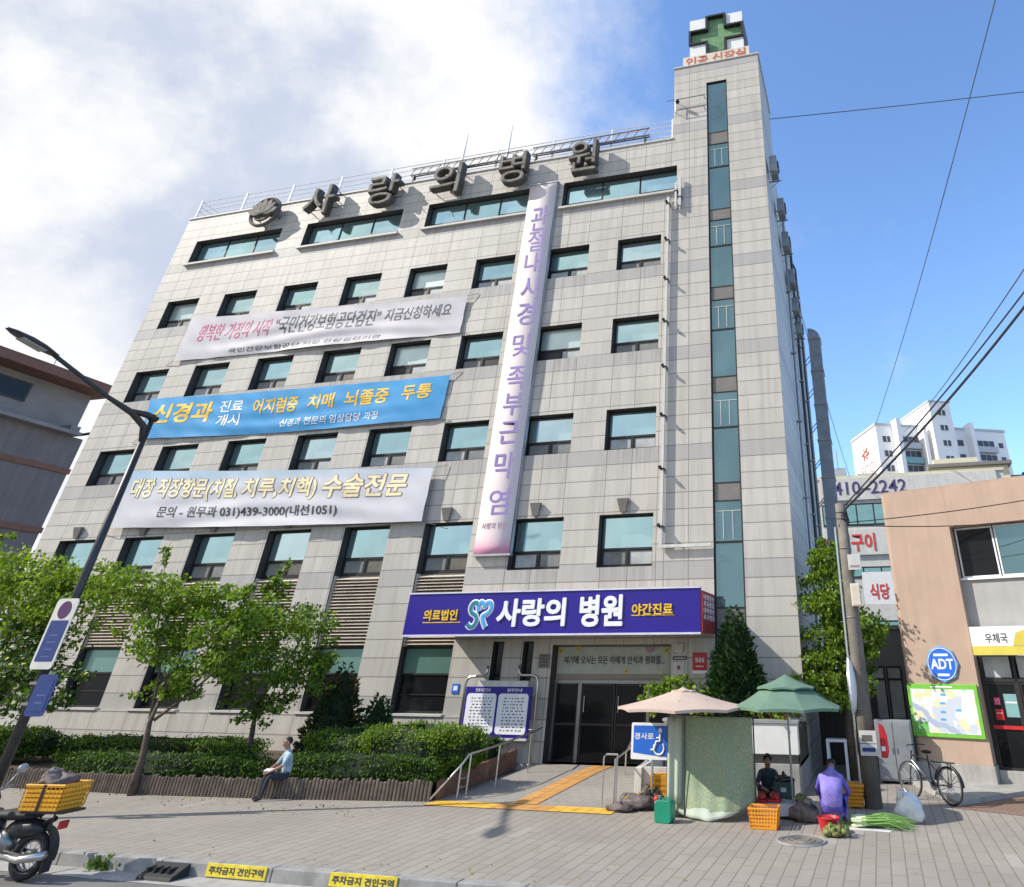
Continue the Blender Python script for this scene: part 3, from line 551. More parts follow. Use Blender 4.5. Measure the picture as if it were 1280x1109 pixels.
for pts, mm in ((Sp, 'teal'), (Rp, 'sky')):
    P_ = [(ax + w_ * x, -.125, az + h_ * z) for x, z in smoothp(pts)]
    ol = MB(); ol.tube([(x, y, z) for x, y, z in P_], .088, 8)
    for i, v in enumerate(ol.v): ol.v[i] = (v[0], -.122 + (v[1] + .125) * .12, v[2])
    o_ = ol.build('emblem_outline', 'whitet', sg)
    il = MB(); il.tube([(x, y, z) for x, y, z in P_], .056, 8)
    for i, v in enumerate(il.v): il.v[i] = (v[0], -.138 + (v[1] + .125) * .12, v[2])
    il.build('emblem_stroke', mm, o_)
# ------------------------------------------------------------------ banners on the facade
def banner(name, label, tl, bl, tr, br, m, Y=-.07, amp=.05, sag=.0, seed=1, wr=0.02):
    TL, BL, TR, BR = [WF(*q, Y) for q in (tl, bl, tr, br)]
    r = random.Random(seed); ph = [r.uniform(0, 6) for _ in range(4)]
    def surf(s, t, d=0.0):                                       # s 0..1 along, t 0 bottom..1 top
        p = (BL * (1 - s) + BR * s) * (1 - t) + (TL * (1 - s) + TR * s) * t
        k = math.sin(math.pi * s)
        wv = .022 * math.sin(s * 61 + t * 9 + ph[3]) * math.sin(t * 5 + s * 12) + amp * (math.sin(s * 9 + ph[0] + t * 2) * .5 + math.sin(s * 23 + ph[1] - t * 3) * .3) + wr * math.sin(t * 17 + math.sin(s * 7 + ph[2]) * 2) * (1 - t) * k
        return Vector((p.x, p.y - abs(amp) * .8 + wv - d, p.z - sag * k * (1 - .3 * t)))
    c = BL.copy(); c = Vector((round(c.x, 2), 0, round(c.z, 2)))
    root = empty(name, c, label, 'banner')
    n, k = 72, 16
    b = MB(); vs = [surf(i / n, j / k) - c for j in range(k + 1) for i in range(n + 1)]
    b.add(vs, [(j * (n + 1) + i, j * (n + 1) + i + 1, (j + 1) * (n + 1) + i + 1, (j + 1) * (n + 1) + i) for j in range(k) for i in range(n)])
    cl = b.build('cloth', m, root, smooth=True)
    sm = cl.modifiers.new('thickness', 'SOLIDIFY'); sm.thickness = .003; sm.offset = 1; sm.use_rim = False
    rp = MB()
    for q in ((0, 1), (1, 1), (0, 0), (1, 0)):
        p = surf(*q) - c; e = p + Vector((-.45 if q[0] == 0 else .45, -p.y * .8, .12 if q[1] else -.12)); rp.tube([p, e], .012, 5)
    rp.build('tie_rope', 'steeld', root)
    def put(s_, mm, s0, s1, t0, t1, bold=.0, shear=0.0, d=.003, lift=.007):
        return text(s_, 'lettering', mm, (s0, s1, t0, t1), bold=bold, shear=shear, parent=root, fn=lambda a, bb, dd: surf(a, bb, lift + dd) - c, depth=d, metric=(14.3, 1.9))
    return root, put, surf, c
M['clothw'] = grad_mat('white_banner_cloth', [(-9, (.58, .555, .575)), (9, (.58, .555, .575))])
M['clothb'] = grad_mat('blue_banner_cloth', [(-2, (0.04, 0.25, 0.52)), (2.4, (0.055, 0.33, 0.64))])
M['clothg'] = grad_mat('white_banner_cloth_with_blue_top', [(.9, (.60, .59, .62)), (2.3, (.38, .54, .66))])
M['clothp'] = grad_mat('pale_pink_banner_cloth', [(0.0, (.60, .26, .40)), (.6, (.70, .58, .60)), (1.2, (.72, .63, .63))])
r_, put, sf, c_ = banner('cloth_banner', 'topmost of the three long banners, white with pink and charcoal lettering', (240, 399), (218, 452), (585, 371), (575, 416), 'clothw', seed=2, wr=.05)
put('행복한 가정의 시작', 'pinkt', .055, .335, .42, .82, .0, .15); put('“국민건강보험공단검진”', 'blackt', .35, .72, .42, .86, .006, .08); put('지금신청하세요', 'blackt', .735, .955, .5, .84, .004, .1)
put('국민건강보험공단 지정 건강검진기관', 'blackt', .2, .74, .07, .17, .0)
r_, put, sf, c_ = banner('cloth_banner', 'middle of the three long banners, bright blue with yellow and white lettering', (190, 499), (176, 549), (563, 469), (550, 523), 'clothb', seed=5, wr=.03, sag=.12)
put('신경과', 'yellowt', .03, .24, .36, .84, .03, .1); put('진료', 'whitet', .265, .345, .56, .84, .01); put('개시', 'whitet', .265, .345, .22, .5, .01)
put('어지럼증', 'yellowt', .385, .535, .46, .82, .02); put('치매', 'yellowt', .57, .655, .48, .82, .02); put('뇌졸중', 'yellowt', .69, .825, .48, .84, .02); put('두통', 'yellowt', .865, .955, .5, .84, .02)
put('신경과 전문의 임상담당 과장', 'whitet', .49, .81, .12, .30, .005)
r_, put, sf, c_ = banner('cloth_banner', 'lowest of the three long banners, white and pale blue with cream lettering', (160, 589), (137, 660), (542, 585), (528, 652), 'clothg', Y=-.20, seed=9, wr=.04, sag=.05)
for mm, bo, l_ in (('mauvet', .075, .007), ('creamt', .02, .014)):
    put('대장 직장항문(치질,', mm, .04, .41, .46, .86, bo, .12, .003, l_); put('치루,치핵)', mm, .425, .665, .46, .86, bo, .12, .003, l_); put('수술전문', mm, .685, .935, .48, .9, bo, .12, .003, l_)
put('문의 - 원무과 031)439-3000(내선1051)', 'blackt', .16, .745, .14, .36, .012)
# tall vertical banner
TL, TR, BL, BR = WF(666, 233, -.18), WF(702, 234, -.18), WF(588, 692, -.18), WF(628, 694, -.18)
vx0, vx1, vz0, vz1 = (TL.x + BL.x) / 2, (TR.x + BR.x) / 2, 5.66, 20.95
vb = empty('vertical_banner', (vx0, -.18, vz0), 'tall narrow pale pink banner with purple lettering running down the facade', 'banner')
vw, vh = vx1 - vx0, vz1 - vz0
b = MB(); n = 60
b.add([(vw * i, -.012 * math.sin(j * .55) * (i - .5) - .006 * math.sin(j * .3), vh * j / n) for j in range(n + 1) for i in (0, .5, 1)], [(j * 3 + i, j * 3 + i + 1, j * 3 + i + 4, j * 3 + i + 3) for j in range(n) for i in (0, 1)])
o_ = b.build('cloth', 'clothp', vb, smooth=True); sm = o_.modifiers.new('thickness', 'SOLIDIFY'); sm.thickness = .005
b = MB(); b.box(-.05, -.03, -.06, vw + .05, .16, -.005); b.box(-.05, -.03, vh + .005, vw + .05, .16, vh + .06); b.box(-.03, .03, 0, .0, .16, vh); b.box(vw, .03, 0, vw + .03, .16, vh); b.build('batten', 'galv', vb)
for ch, py0, py1 in (('관', 262, 292), ('절', 292, 317), ('내', 318, 343), ('시', 347, 376), ('경', 379, 407), ('및', 418, 445), ('족', 458, 487), ('부', 491, 518), ('근', 526, 553), ('막', 564, 597), ('염', 610, 642)):
    z1, z0 = WF(645, py0, -.2).z - vz0, WF(645, py1, -.2).z - vz0
    text(ch, 'lettering', 'purplet', (vw * .22, vw * .80, z0, z1), (0, -.016, 0), (1, 0, 0), (0, 0, 1), .003, .006, vb)
text('사랑의 병원', 'lettering', 'mauvet', (vw * .12, vw * .82, .78, .98), (0, -.016, 0), (1, 0, 0), (0, 0, 1), .003, .002, vb)
# ------------------------------------------------------------------ channel letters along the parapet
def channel(ch, x0, x1, z0, z1, label):
    t = empty('channel_letter', ((x0 + x1) / 2, -.25, z0), label, 'sign letter', 'weathered metal letters along the parapet'); w_ = (x1 - x0) / 2; h = z1 - z0
    text(ch, 'letter_back', 'letterd', (-w_, w_, 0, h), (0, 0, 0), (1, 0, 0), (0, 0, 1), .30, .012, t)
    text(ch, 'letter_face', 'letter', (-w_ * .97, w_ * .97, .02, h - .02), (0, -.301, 0), (1, 0, 0), (0, 0, 1), .10, .0, t)
    b = MB(); r = random.Random(int(x0 * 10))
    for k in range(5):
        x = -w_ * .8 + 1.6 * w_ * k / 4; z = h * r.uniform(.2, .85); b.tube([(x, -.05, z), (x, .25, z)], .022, 5); b.tube([(x, -.46, z - .25), (x, -.02, z + .12)], .018, 5)
    b.tube([(-w_, -.02, h * .3), (w_, -.02, h * .3)], .025, 5); b.tube([(-w_, -.02, h * .75), (w_, -.02, h * .75)], .025, 5)
    b.build('support_bracket', 'letterd', t); return t
for ch, a, c, n_ in (('사', -24.5, -22.8, 'first'), ('랑', -20.95, -19.3, 'second'), ('의', -17.6, -16.05, 'third'), ('병', -14.15, -12.8, 'fourth'), ('원', -10.75, -9.4, 'fifth')):
    channel(ch, a, c, 20.98, 22.72, 'weathered grey metal letter below the roof railing, %s Hangul syllable from the left' % n_)
t = empty('channel_emblem', (-26.95, -.25, 21.0), 'round weathered metal flower emblem left of the parapet letters', 'sign emblem', None)
b = MB(); b.torus((0, -.15, .82), .80, .09, 'Y', 28, 6); b.torus((0, -.22, .80), .52, .06, 'Y', 24, 6); b.build('ring', 'letterd', t)
for k in range(7):
    a = R_(-75 + 25 * k); b = MB(); c = Vector((math.sin(a) * .42, 0, .62 + math.cos(a) * .42)); d = Vector((math.sin(a), 0, math.cos(a))); e = Vector((d.z, 0, -d.x))
    pl = [c - d * .42, c + e * .19 - d * .05, c + e * .14 + d * .25, c + d * .48, c - e * .14 + d * .25, c - e * .19 - d * .05]
    b.add([p + Vector((0, -.02, 0)) for p in pl] + [p + Vector((0, -.34 - .02 * (k % 2), 0)) for p in pl], [(5, 4, 3, 2, 1, 0), (6, 7, 8, 9, 10, 11)] + [(i, (i + 1) % 6, 6 + (i + 1) % 6, 6 + i) for i in range(6)]); b.build('petal', 'letter', t)
b = MB(); [b.tube([(x, -.1, z), (x, .25, z)], .03, 5) for x, z in ((-.6, .6), (.6, .6), (0, 1.5), (0, .1))]; b.build('support_bracket', 'letterd', t)
# ------------------------------------------------------------------ roof furniture
t = empty('roof_railing', (XL, .18, ZR + .06), 'white metal railing with four rails along the hospital parapet', 'railing')
b = MB(); L_ = XT - XL - .1
for z in (.3, .6, .9, 1.2): b.tube([(.05, 0, z), (L_, 0, z)], .020, 6); b.tube([(.05, 0, z), (.05, 10, z)], .020, 6)
b.build('rail', 'white', t)
for k in range(10): b = MB(); x = .05 + (L_ - .05) * k / 9; b.box(x - .035, -.035, 0, x + .035, .035, 1.28); b.box(x - .08, -.07, 0, x + .08, .07, .03); b.build('post', 'white', t)
for a, c, lab in ((-19.3, -13.4, 'dark open cable ladder on the railing above the letters, left of the other one'), (-12.9, -7.2, 'dark open cable ladder on the railing nearest the stair tower')):
    t = empty('cable_ladder', (a, 0, ZR), lab, 'cable ladder', 'cable ladders on the parapet'); b = MB(); L_ = c - a
    b.box(0, -.06, .42, L_, -.02, .47); b.box(0, -.06, .82, L_, -.02, .87); b.box(0, .08, .42, L_, .12, .47)
    k = 0
    while k * .45 < L_: b.tube([(k * .45, -.04, .45), (k * .45 + .25, -.04, .85)], .016, 5); b.tube([(k * .45, -.05, .44), (k * .45, .11, .44)], .016, 5); k += 1
    b.build('ladder', 'letterd', t); b = MB(); b.tube([(0, .03, .5), (L_ * .5, .05, .49), (L_, .02, .5)], .035, 6)
    for x in (0.2, L_ * .5, L_ - .2): b.box(x - .03, -.05, 0.0, x + .03, .1, .42)
    b.build('cable', 'cable', t)
for x, z, lab in ((-16.7, 25.2, 'slim white aerial pole on the parapet, the left one of the two'), (-14.3, 25.3, 'slim white aerial pole on the parapet, the right one of the two')):
    t = empty('aerial_pole', (x, .1, ZR), lab, 'pole', 'white aerial poles on the roof'); b = MB(); b.tube([(0, 0, 0), (0, 0, 1.6), (0, 0, z - ZR)], [.05, .045, .018], 8); b.build('pole', 'white', t); b = MB(); b.box(-.1, -.08, 0, .1, .2, .05); b.tube([(0, 0, .5), (.5, .05, 0.03)], .02, 5); b.build('bracket', 'steeld', t)
# green cross box on the tower
t = empty('cross_sign', (-4.1, .35, ZT + .04), 'faded green cross in a black frame on white panels, on top of the stair tower', 'sign')
def czone(b, x0, x1, z0, z1, y0, y1): b.box(x0, y0, z0, x1, y1, z1)
h0, h1, a_, hw = .78, 3.55, .46, 1.36; cz = (h0 + h1) / 2; hh = (h1 - h0) / 2
b = MB()
for sx in (-1, 1):
    for sz in (-1, 1): x0, x1 = sorted((sx * .52, sx * (hw - .04))); z0, z1 = sorted((cz + sz * .52, cz + sz * (hh - .04))); b = MB(); b.box(x0, -.06, z0, x1, .125, z1); b.build('white_panel', 'white', t)
def cross(a, w2, h2): return [(-a, -h2), (a, -h2), (a, -a), (w2, -a), (w2, a), (a, a), (a, h2), (-a, h2), (-a, a), (-w2, a), (-w2, -a), (-a, -a)]
b = MB(); o1, i1 = cross(.51, hw, hh), cross(.40, hw - .11, hh - .11); n = 12
for k in range(n):
    A, B_, C_, D_ = o1[k], o1[(k + 1) % n], i1[(k + 1) % n], i1[k]
    V = [(p[0], y, cz + p[1]) for y in (-.16, .12) for p in (A, B_, C_, D_)]; b.add(V, [(0, 1, 2, 3), (7, 6, 5, 4), (0, 4, 5, 1), (1, 5, 6, 2), (2, 6, 7, 3), (3, 7, 4, 0)])
b.build('cross_frame', 'blackp', t)
b = MB(); b.prism(i1, .06, .10, lambda a, c, d: (a, d, cz + c)); b.build('cross_face', 'green', t)
b = MB(); b.box(-hw + .05, .13, h0, hw - .05, 1.85, h1 - .08); b.build('cabinet', 'dgrey', t)
b = MB(); b.box(-1.62, -.22, .02, 1.58, -.12, .76); b.tube([(-1.5, -.1, .1), (-1.5, .6, .03)], .03, 6); b.tube([(1.5, -.1, .1), (1.5, .6, .03)], .03, 6); pn = b.build('name_panel', 'cream', t)
text('인공 신장실', 'lettering', 'brownred', (-1.45, 1.42, .10, .68), (0, -.221, 0), (1, 0, 0), (0, 0, 1), .012, .02, pn)
# conduits
t = empty('cable_conduit', (-6.22, -.12, 5.66), 'thin pale cable conduit running down the wall and across to the stair glazing', 'conduit')
b = MB(); b.box(-.05, -.05, 0, .05, .05, 13.55); b.box(.051, -.045, 0, 1.63, .045, .09); b.build('tube', 'offw', t)
for k in range(8): b = MB(); z = .6 + k * 1.8; b.box(-.08, -.07, z, .08, .12, z + .05); b.blob((-.04, -.16, z + .05), (.06, .09, .06), k, .1, 8, 5); b.build('clamp', 'blackp', t)
t = empty('cable_conduit', (-5.72, -.14, 18.7), 'short double cable conduit beside the right end of the top floor windows', 'conduit')
b = MB(); b.box(-.05, -.05, 0, .05, .05, 1.45); b.box(-.22, -.045, -.15, -.14, .045, 1.2); b.build('tube', 'offw', t); b = MB(); b.box(-.1, -.06, .4, .08, .13, .46); b.box(-.25, -.06, .75, -.1, .13, .8); b.build('clamp', 'blackp', t)
t = empty('wall_bracket', (-6.0, -.1, 23.9), 'thin metal bracket frame across the tower beside its top window', 'bracket')
b = MB(); b.tube([(-.35, -.12, .72), (1.42, -.12, .72)], .022, 6); b.tube([(0.0, -.12, .05), (1.42, -.12, .05)], .022, 6); b.tube([(.05, -.12, 0), (.05, -.12, .72)], .02, 6)
for x in (.05, 1.35): b.tube([(x, -.12, .72), (x, .1, .72)], .018, 5); b.tube([(x, -.12, .05), (x, .1, .05)], .018, 5)
b.build('frame', 'steeld', t); b = MB(); b.blob((.15, -.2, .5), (.1, .12, .1), 3, .1); b.build('floodlight', 'blackp', t)
# right-hand side wall: air-conditioners, pipes and the big exhaust duct
for k, (px, py, sz) in enumerate(((970, 212, .8), (979, 262, .7), (985, 305, .75), (992, 350, .7), (997, 385, .7), (1001, 412, .6))):
    q = WX(px, py, XR + .35); t = empty('air_conditioner', (XR, q.y, q.z - .3), 'outdoor air conditioner bracketed to the shaded side wall, %s from the top' % ['first', 'second', 'third', 'fourth', 'fifth', 'sixth'][k], 'air conditioner', 'air conditioners on the side wall')
    b = MB(); b.box(.12, -.36, 0, .42, .36, sz); b.build('case', 'ductm', t, bevel=.02); b = MB(); b.torus((.455, 0, sz / 2), .26, .02, 'X', 20, 5)
    for a in range(6): b.tube([(.46, 0, sz / 2), (.46, .25 * math.cos(a * 1.047), sz / 2 + .25 * math.sin(a * 1.047))], .01, 4)
    b.build('fan_grille', 'blackp', t); b = MB(); b.box(.004, -.4, -.05, .5, -.36, -.003); b.box(.004, .36, -.05, .5, .4, -.003); b.tube([(.03, -.38, -.35), (.45, -.38, -.03)], .015, 5); b.tube([(.03, .38, -.35), (.45, .38, -.03)], .015, 5); b.build('bracket', 'steeld', t)
t = empty('exhaust_duct', (XR, 14.6, 0), 'tall grey square exhaust duct on the far end of the side wall', 'duct')
b = MB(); z = 3.0; k = 0
while z < 18.2: b.box(.32, -.5, z, .98, .5, z + 1.9); b.m(1).box(.28, -.54, z + 1.9, 1.02, .54, z + 1.96); b.m(0); z += 1.96; k += 1
b.build('duct', ['ductm', 'steeld'], t)
b = MB(); n = 8; pr = []
for i in range(n + 1): a = math.pi / 2 * i / n; pr.append((.32 + .66 * math.cos(a), .64 * math.sin(a)))
pr.append((.32, 0)); b.prism(pr, -.5, .5, lambda a, c, d: (a, d, z + c)); b.build('hood', 'ductm', t)
b = MB()
for q in range(8): zz = 3.6 + q * 1.96; b.tube([(0, .3, zz), (.32, .3, zz + .35)], .025, 5); b.tube([(0, -.3, zz), (.32, -.3, zz + .35)], .025, 5)
b.build('strut', 'steeld', t)
for k, (y, r, lab) in enumerate(((5.2, .055, 'grey drain pipe down the shaded side wall nearest the street'), (8.6, .07, 'dark drain pipe down the middle of the shaded side wall'), (11.5, .05, 'thin dark pipe down the shaded side wall nearest the duct'))):
    t = empty('drain_pipe', (XR + .12, y, 0), lab, 'pipe', 'pipes on the side wall'); b = MB(); b.tube([(0, 0, .1), (0, 0, 21.8), (-.12, 0, 22.2)], r, 8); b.build('pipe', ['steeld', 'lamp', 'lamp'][k], t); b = MB(); [b.box(-.12, -.09, 2 + 3 * i, .09, .09, 2.06 + 3 * i) for i in range(7)]; b.build('clamp', 'steeld', t)
# ------------------------------------------------------------------ notices round the entrance
t = empty('door_banner', (EX0, .38, 2.3), 'pale grey green greeting banner with dark lettering above the entrance doors', 'banner')
w_ = EX1 - EX0 - .1; b = MB(); b.add([(.03 + w_ * i / 20, .012 * math.sin(i * .9) * (1 - j), .0 + .70 * j) for j in (0, 1) for i in range(21)], [(i, i + 1, 22 + i, 21 + i) for i in range(20)])
cl = b.build('cloth', mat('pale_sage_cloth', (.40, .43, .38), .8), t); sm = cl.modifiers.new('thickness', 'SOLIDIFY'); sm.thickness = .004
text('여기에 오시는 모든 이에게 안식과 평화를...', 'lettering', 'blackt', (.25, w_ - .2, .25, .46), (0, -.02, 0), (1, 0, 0), (0, 0, 1), .006, .008, t)
b = MB()
for x, z, r in ((.7, .64, .10), (.12, .6, .1), (w_ - .15, .6, .1), (w_ * .62, .07, .08)):
    for k in range(5): a = k * 1.2566; b.obox((x + r * .6 * math.cos(a), -.022, z + r * .5 * math.sin(a)), (r * .45 * math.cos(a), 0, r * .45 * math.sin(a)), (0, .004, 0), (-r * .25 * math.sin(a), 0, r * .25 * math.cos(a)))
b.build('flower_print', 'ygreen', t)
b = MB(); b.add([(w_ * .77, -.02, .68), (w_ * .87, -.02, .68), (w_ * .85, -.02, .58), (w_ * .82, -.02, .53), (w_ * .79, -.02, .58)], [(0, 1, 2, 3, 4)]); b.build('ribbon_print', 'mauvet', t)
t = empty('red_notice', (-5.22, -.015, 2.32), 'red square notice with white lettering on the wall right of the entrance', 'sign')
b = MB(); b.box(0, -.01, .08, .42, .012, .52); b.build('board', 'redpl', t); b = MB(); b.box(0, -.012, 0, .42, .012, .079); b.build('foot_strip', 'whitet', t); text('응급실', 'lettering', 'whitet', (.08, .34, .28, .40), (0, -.011, 0), (1, 0, 0), (0, 0, 1), .006, .02, t); b = MB(); b.box(.1, -.015, .17, .32, -.0101, .19); b.build('lettering_line', 'whitet', t)
t = empty('white_notice', (-5.80, -.015, 2.30), 'white notice with a dark emblem below a black plaque beside the doors', 'sign')
b = MB(); b.box(0, -.01, 0, .34, .012, .30); b.build('board', 'offw', t); b = MB(); b.prism([(.17 + .05 * math.cos(k * .785), .17 + .06 * math.sin(k * .785)) for k in range(8)], -.0105, -.016, lambda a, c, d: (a, d, c)); b.build('emblem', 'redp', t)
t = empty('black_plaque', (-5.80, -.015, 2.66), 'flat black plaque above the white emblem notice', 'plaque')
b = MB(); b.box(0, -.015, 0, .40, .012, .09); b.build('plate', 'blackp', t, bevel=.004); b = MB(); b.box(.03, -.018, .03, .37, -.0155, .06); b.build('engraving', 'steeld', t)
t = empty('security_camera', (-5.72, -.015, 2.85), 'small square cream wall camera under the entrance canopy', 'lamp')  # small camera in a square case, gives no light
b = MB(); b.box(0, -.08, 0, .22, .012, .22); b.build('case', 'cream', t, bevel=.015); b = MB(); b.torus((.11, -.085, .11), .07, .015, 'Y', 16, 5); b.build('rim', 'sash2', t)
t = empty('number_plate', (-12.75, -.015, 1.78), 'small blue building number plate on the stone pier', 'sign')
b = MB(); b.box(0, -.01, 0, .24, .012, .26); b.build('plate', 'blue', t, bevel=.008); b = MB(); b.box(.05, -.014, .08, .19, -.0105, .2); b.build('mark', 'whitet', t)
t = empty('wall_plaque', (-9.98, -.02, 2.45), 'dark engraved stone plaque left of the entrance banner', 'plaque')
b = MB(); b.box(0, -.02, 0, .36, .017, .36); b.build('plate', 'spandrel', t, bevel=.006); b = MB(); [b.box(.05, -.024, .06 + k * .08, .31, -.0205, .085 + k * .08) for k in range(4)]; b.build('engraving', 'frame', t)
# noticeboard on bent tube posts
t = empty('noticeboard', (-12.05, -.36, .15), 'navy noticeboard with two white listing panels on bent steel tubes', 'noticeboard')
bw, z0, z1 = 2.12, .60, 1.83
b = MB(); b.box(0, -.03, z0, bw, .03, z1); b.build('board', 'navy', t, bevel=.012)
b = MB(); b.box(.02, -.05, z0 - .06, bw - .02, .05, z0 - .003); b.box(.35, -.03, z1 + .003, bw - .15, .03, z1 + .15); b.build('ledge', 'offw', t)
def rrect(x0, x1, za, zb_, r, n=5):
    out = []
    for cx_, cz_, a0 in ((x1 - r, zb_ - r, 0), (x0 + r, zb_ - r, 90), (x0 + r, za + r, 180), (x1 - r, za + r, 270)):
        for k in range(n + 1): a = R_(a0 + 90 * k / n); out.append((cx_ + r * math.cos(a), cz_ + r * math.sin(a)))
    return out
for x0, hd in ((.07, '진료시간안내'), (1.09, '원무안내')):
    b = MB(); b.prism(rrect(x0, x0 + .95, z0 + .08, z1 - .17, .09), -.031, -.042, lambda a, c, d: (a, d, c)); p = b.build('panel', 'whitet', t)
    b = MB(); r = random.Random(int(x0 * 100))
    for k in range(11):
        z = z0 + .16 + k * .077; x = x0 + .14 + r.random() * .06
        while x < x0 + .82:
            d = r.uniform(.03, .09); b.box(x, -.0445, z, min(x + d, x0 + .88), -.0425, z + .026); x += d + r.uniform(.03, .08)
    b.build('small_print', 'blackt', p); text(hd, 'heading', 'whitet', (x0 + .25, x0 + .72, z1 - .13, z1 - .04), (0, -.031, 0), (1, 0, 0), (0, 0, 1), .006, .01, t)
for pts in ([(-.06, 0, 0), (-.06, 0, 1.9), (-.02, 0, 2.02), (.1, 0, 2.08), (.48, 0, 2.10), (.58, 0, 2.16), (.6, 0, 2.36)], [(bw + .14, 0, 0), (bw + .14, 0, 1.95), (bw + .1, 0, 2.07), (bw, 0, 2.12), (bw - .4, 0, 2.12), (bw - .48, 0, 2.2), (bw - .5, 0, 2.38)]):
    b = MB(); b.tube(pts, .04, 10); b.lathe([(.09, 0), (.09, .02), (.045, .03)], (pts[0][0], 0, 0), 12); b.build('post', 'steel', t, smooth=True)
b = MB(); b.tube([(-.06, 0, z0 + .2), (0.01, 0, z0 + .2)], .02, 6); b.tube([(bw - .01, 0, z0 + .2), (bw + .14, 0, z0 + .2)], .02, 6); b.tube([(bw - .01, 0, z1 - .2), (bw + .14, 0, z1 - .2)], .02, 6); b.build('bracket', 'steel', t)
# ------------------------------------------------------------------ greenery
def leaf_quads(b, pts, size, r, up=0.3, n_m=3, wts=(.4, .4, .2), dirf=None):
    for p in pts:
        s = size * r.uniform(.6, 1.35)
        d = Vector((r.gauss(0, 1), r.gauss(0, 1), r.gauss(0, 1) - .2)); d.normalize()
        nrm = Vector((r.gauss(0, 1), r.gauss(0, 1), abs(r.gauss(0, 1)) + up)); e = d.cross(nrm)
        if e.length < 1e-3: continue
        e.normalize(); g = e.cross(d).normalized()
        k = r.random(); b.m(0 if k < wts[0] else 1 if k < wts[0] + wts[1] else 2)
        b.add([p, p + d * s * .5 + e * s * .34 + g * s * .06, p + d * s, p + d * s * .5 - e * s * .34 + g * s * .06], [(0, 1, 2, 3)])
    b.m(0)
def tree(name, label, base, trunk, boughs, clusters, n, size, mats=('leafA', 'leafB', 'leafC'), seed=1, cat='tree', r0=.09, wts=(.4, .4, .2), group=None):
    r = random.Random(seed); t = empty(name, base, label, cat, group); B = Vector(base)
    b = MB(); L = len(trunk)
    b.tube([Vector(p) - B for p in trunk], [r0 * (1 - .6 * i / max(1, L - 1)) for i in range(L)], 9)
    for bo in boughs: b.tube([Vector(p) - B for p in bo], [r0 * .45 * (1 - .75 * i / (len(bo) - 1)) for i in range(len(bo))], 6)
    for c, rad in clusters:
        st = min((Vector(p) for bo in (boughs or [trunk]) for p in bo), key=lambda q: (q - Vector(c)).length); mid = (st + Vector(c)) / 2 + Vector((r.uniform(-.1, .1), r.uniform(-.1, .1), .08))
        b.tube([st - B, mid - B, Vector(c) - B], [r0 * .22, r0 * .15, r0 * .06], 5)
        for _ in range(3): e = Vector(c) + Vector((r.uniform(-1, 1) * rad[0], r.uniform(-1, 1) * rad[1], r.uniform(-.6, 1) * rad[2])) * .9; b.tube([Vector(c) - B, (Vector(c) + e) / 2 - B + Vector((0, 0, .03)), e - B], [r0 * .12, r0 * .08, r0 * .04], 4)
    b.build('trunk', 'bark', t, smooth=True)
    vol = [a[0] * a[1] * a[2] for _, a in clusters]; tot = sum(q ** .7 for q in vol); b = MB()
    for (c, rad), v in zip(clusters, vol):
        m_ = int(n * v ** .7 / tot); pts = []
        sub = [Vector((r.gauss(0, .55), r.gauss(0, .55), r.gauss(0, .5))) for _ in range(max(4, m_ // 45))]
        for _ in range(m_):
            q = r.choice(sub) + Vector((r.gauss(0, .17), r.gauss(0, .17), r.gauss(0, .13))); pts.append(Vector(c) - B + Vector((q.x * rad[0], q.y * rad[1], q.z * rad[2])))
        leaf_quads(b, pts, size, r, wts=wts)
    b.build('crown', list(mats), t); return t
def W5(px, py, Y): return tuple(WF(px, py, Y))
tree('street_tree', 'leafy street tree with a leaning trunk in front of the timber edging', (-16.85, -6.0, 0),
    [(-16.85, -6.0, 0), (-16.95, -5.95, .7), (-17.15, -5.9, 1.35), (-17.2, -5.8, 1.75)],
    [[(-17.15, -5.9, 1.35), (-17.6, -5.7, 2.4), (-18.2, -5.6, 3.2)], [(-17.2, -5.8, 1.75), (-17.2, -5.6, 2.6), (-17.3, -5.5, 3.6)], [(-17.1, -5.85, 1.4), (-16.6, -5.6, 1.9), (-16.1, -5.4, 2.5), (-15.9, -5.3, 3.2)]],
    [(W5(175, 740, -5.6), (.85, .8, .42)), (W5(235, 752, -5.4), (.9, .8, .50)), (W5(285, 780, -5.4), (.62, .7, .45)), (W5(205, 800, -5.5), (.8, .8, .50)), (W5(265, 825, -5.3), (.85, .7, .48)), (W5(225, 860, -5.3), (.6, .6, .34)), (W5(130, 735, -5.6), (.5, .6, .35)), (W5(208, 690, -5.4), (.12, .12, .35)), (W5(305, 745, -5.3), (.35, .4, .3))], 11500, .105, ('leafA', 'leafY', 'leafB'), seed=3, wts=(.4,.2,.4))
tree('street_tree', 'darker green tree standing in the planting bed behind the seated person', (-16.2, -3.6, .26),
    [(-16.2, -3.6, .26), (-16.25, -3.6, 1.0), (-16.4, -3.55, 1.6)],
    [[(-16.3, -3.6, 1.3), (-16.9, -3.5, 2.2), (-17.2, -3.4, 3.2)], [(-16.4, -3.55, 1.6), (-15.9, -3.5, 2.5), (-15.6, -3.4, 3.3)], [(-16.35, -3.6, 1.4), (-15.6, -3.6, 1.9), (-15.0, -3.6, 2.3)]],
    [(W5(330, 775, -3.5), (1.0, .9, .55)), (W5(375, 785, -3.5), (.75, .8, .55)), (W5(310, 830, -3.5), (.95, .9, .5)), (W5(365, 840, -3.5), (.9, .8, .45)), (W5(340, 735, -3.3), (.35, .4, .45)), (W5(400, 830, -3.5), (.4, .5, .4)), (W5(330, 880, -3.6), (.6, .6, .35))], 10500, .10, ('leafB', 'leafA', 'leafC'), seed=5)
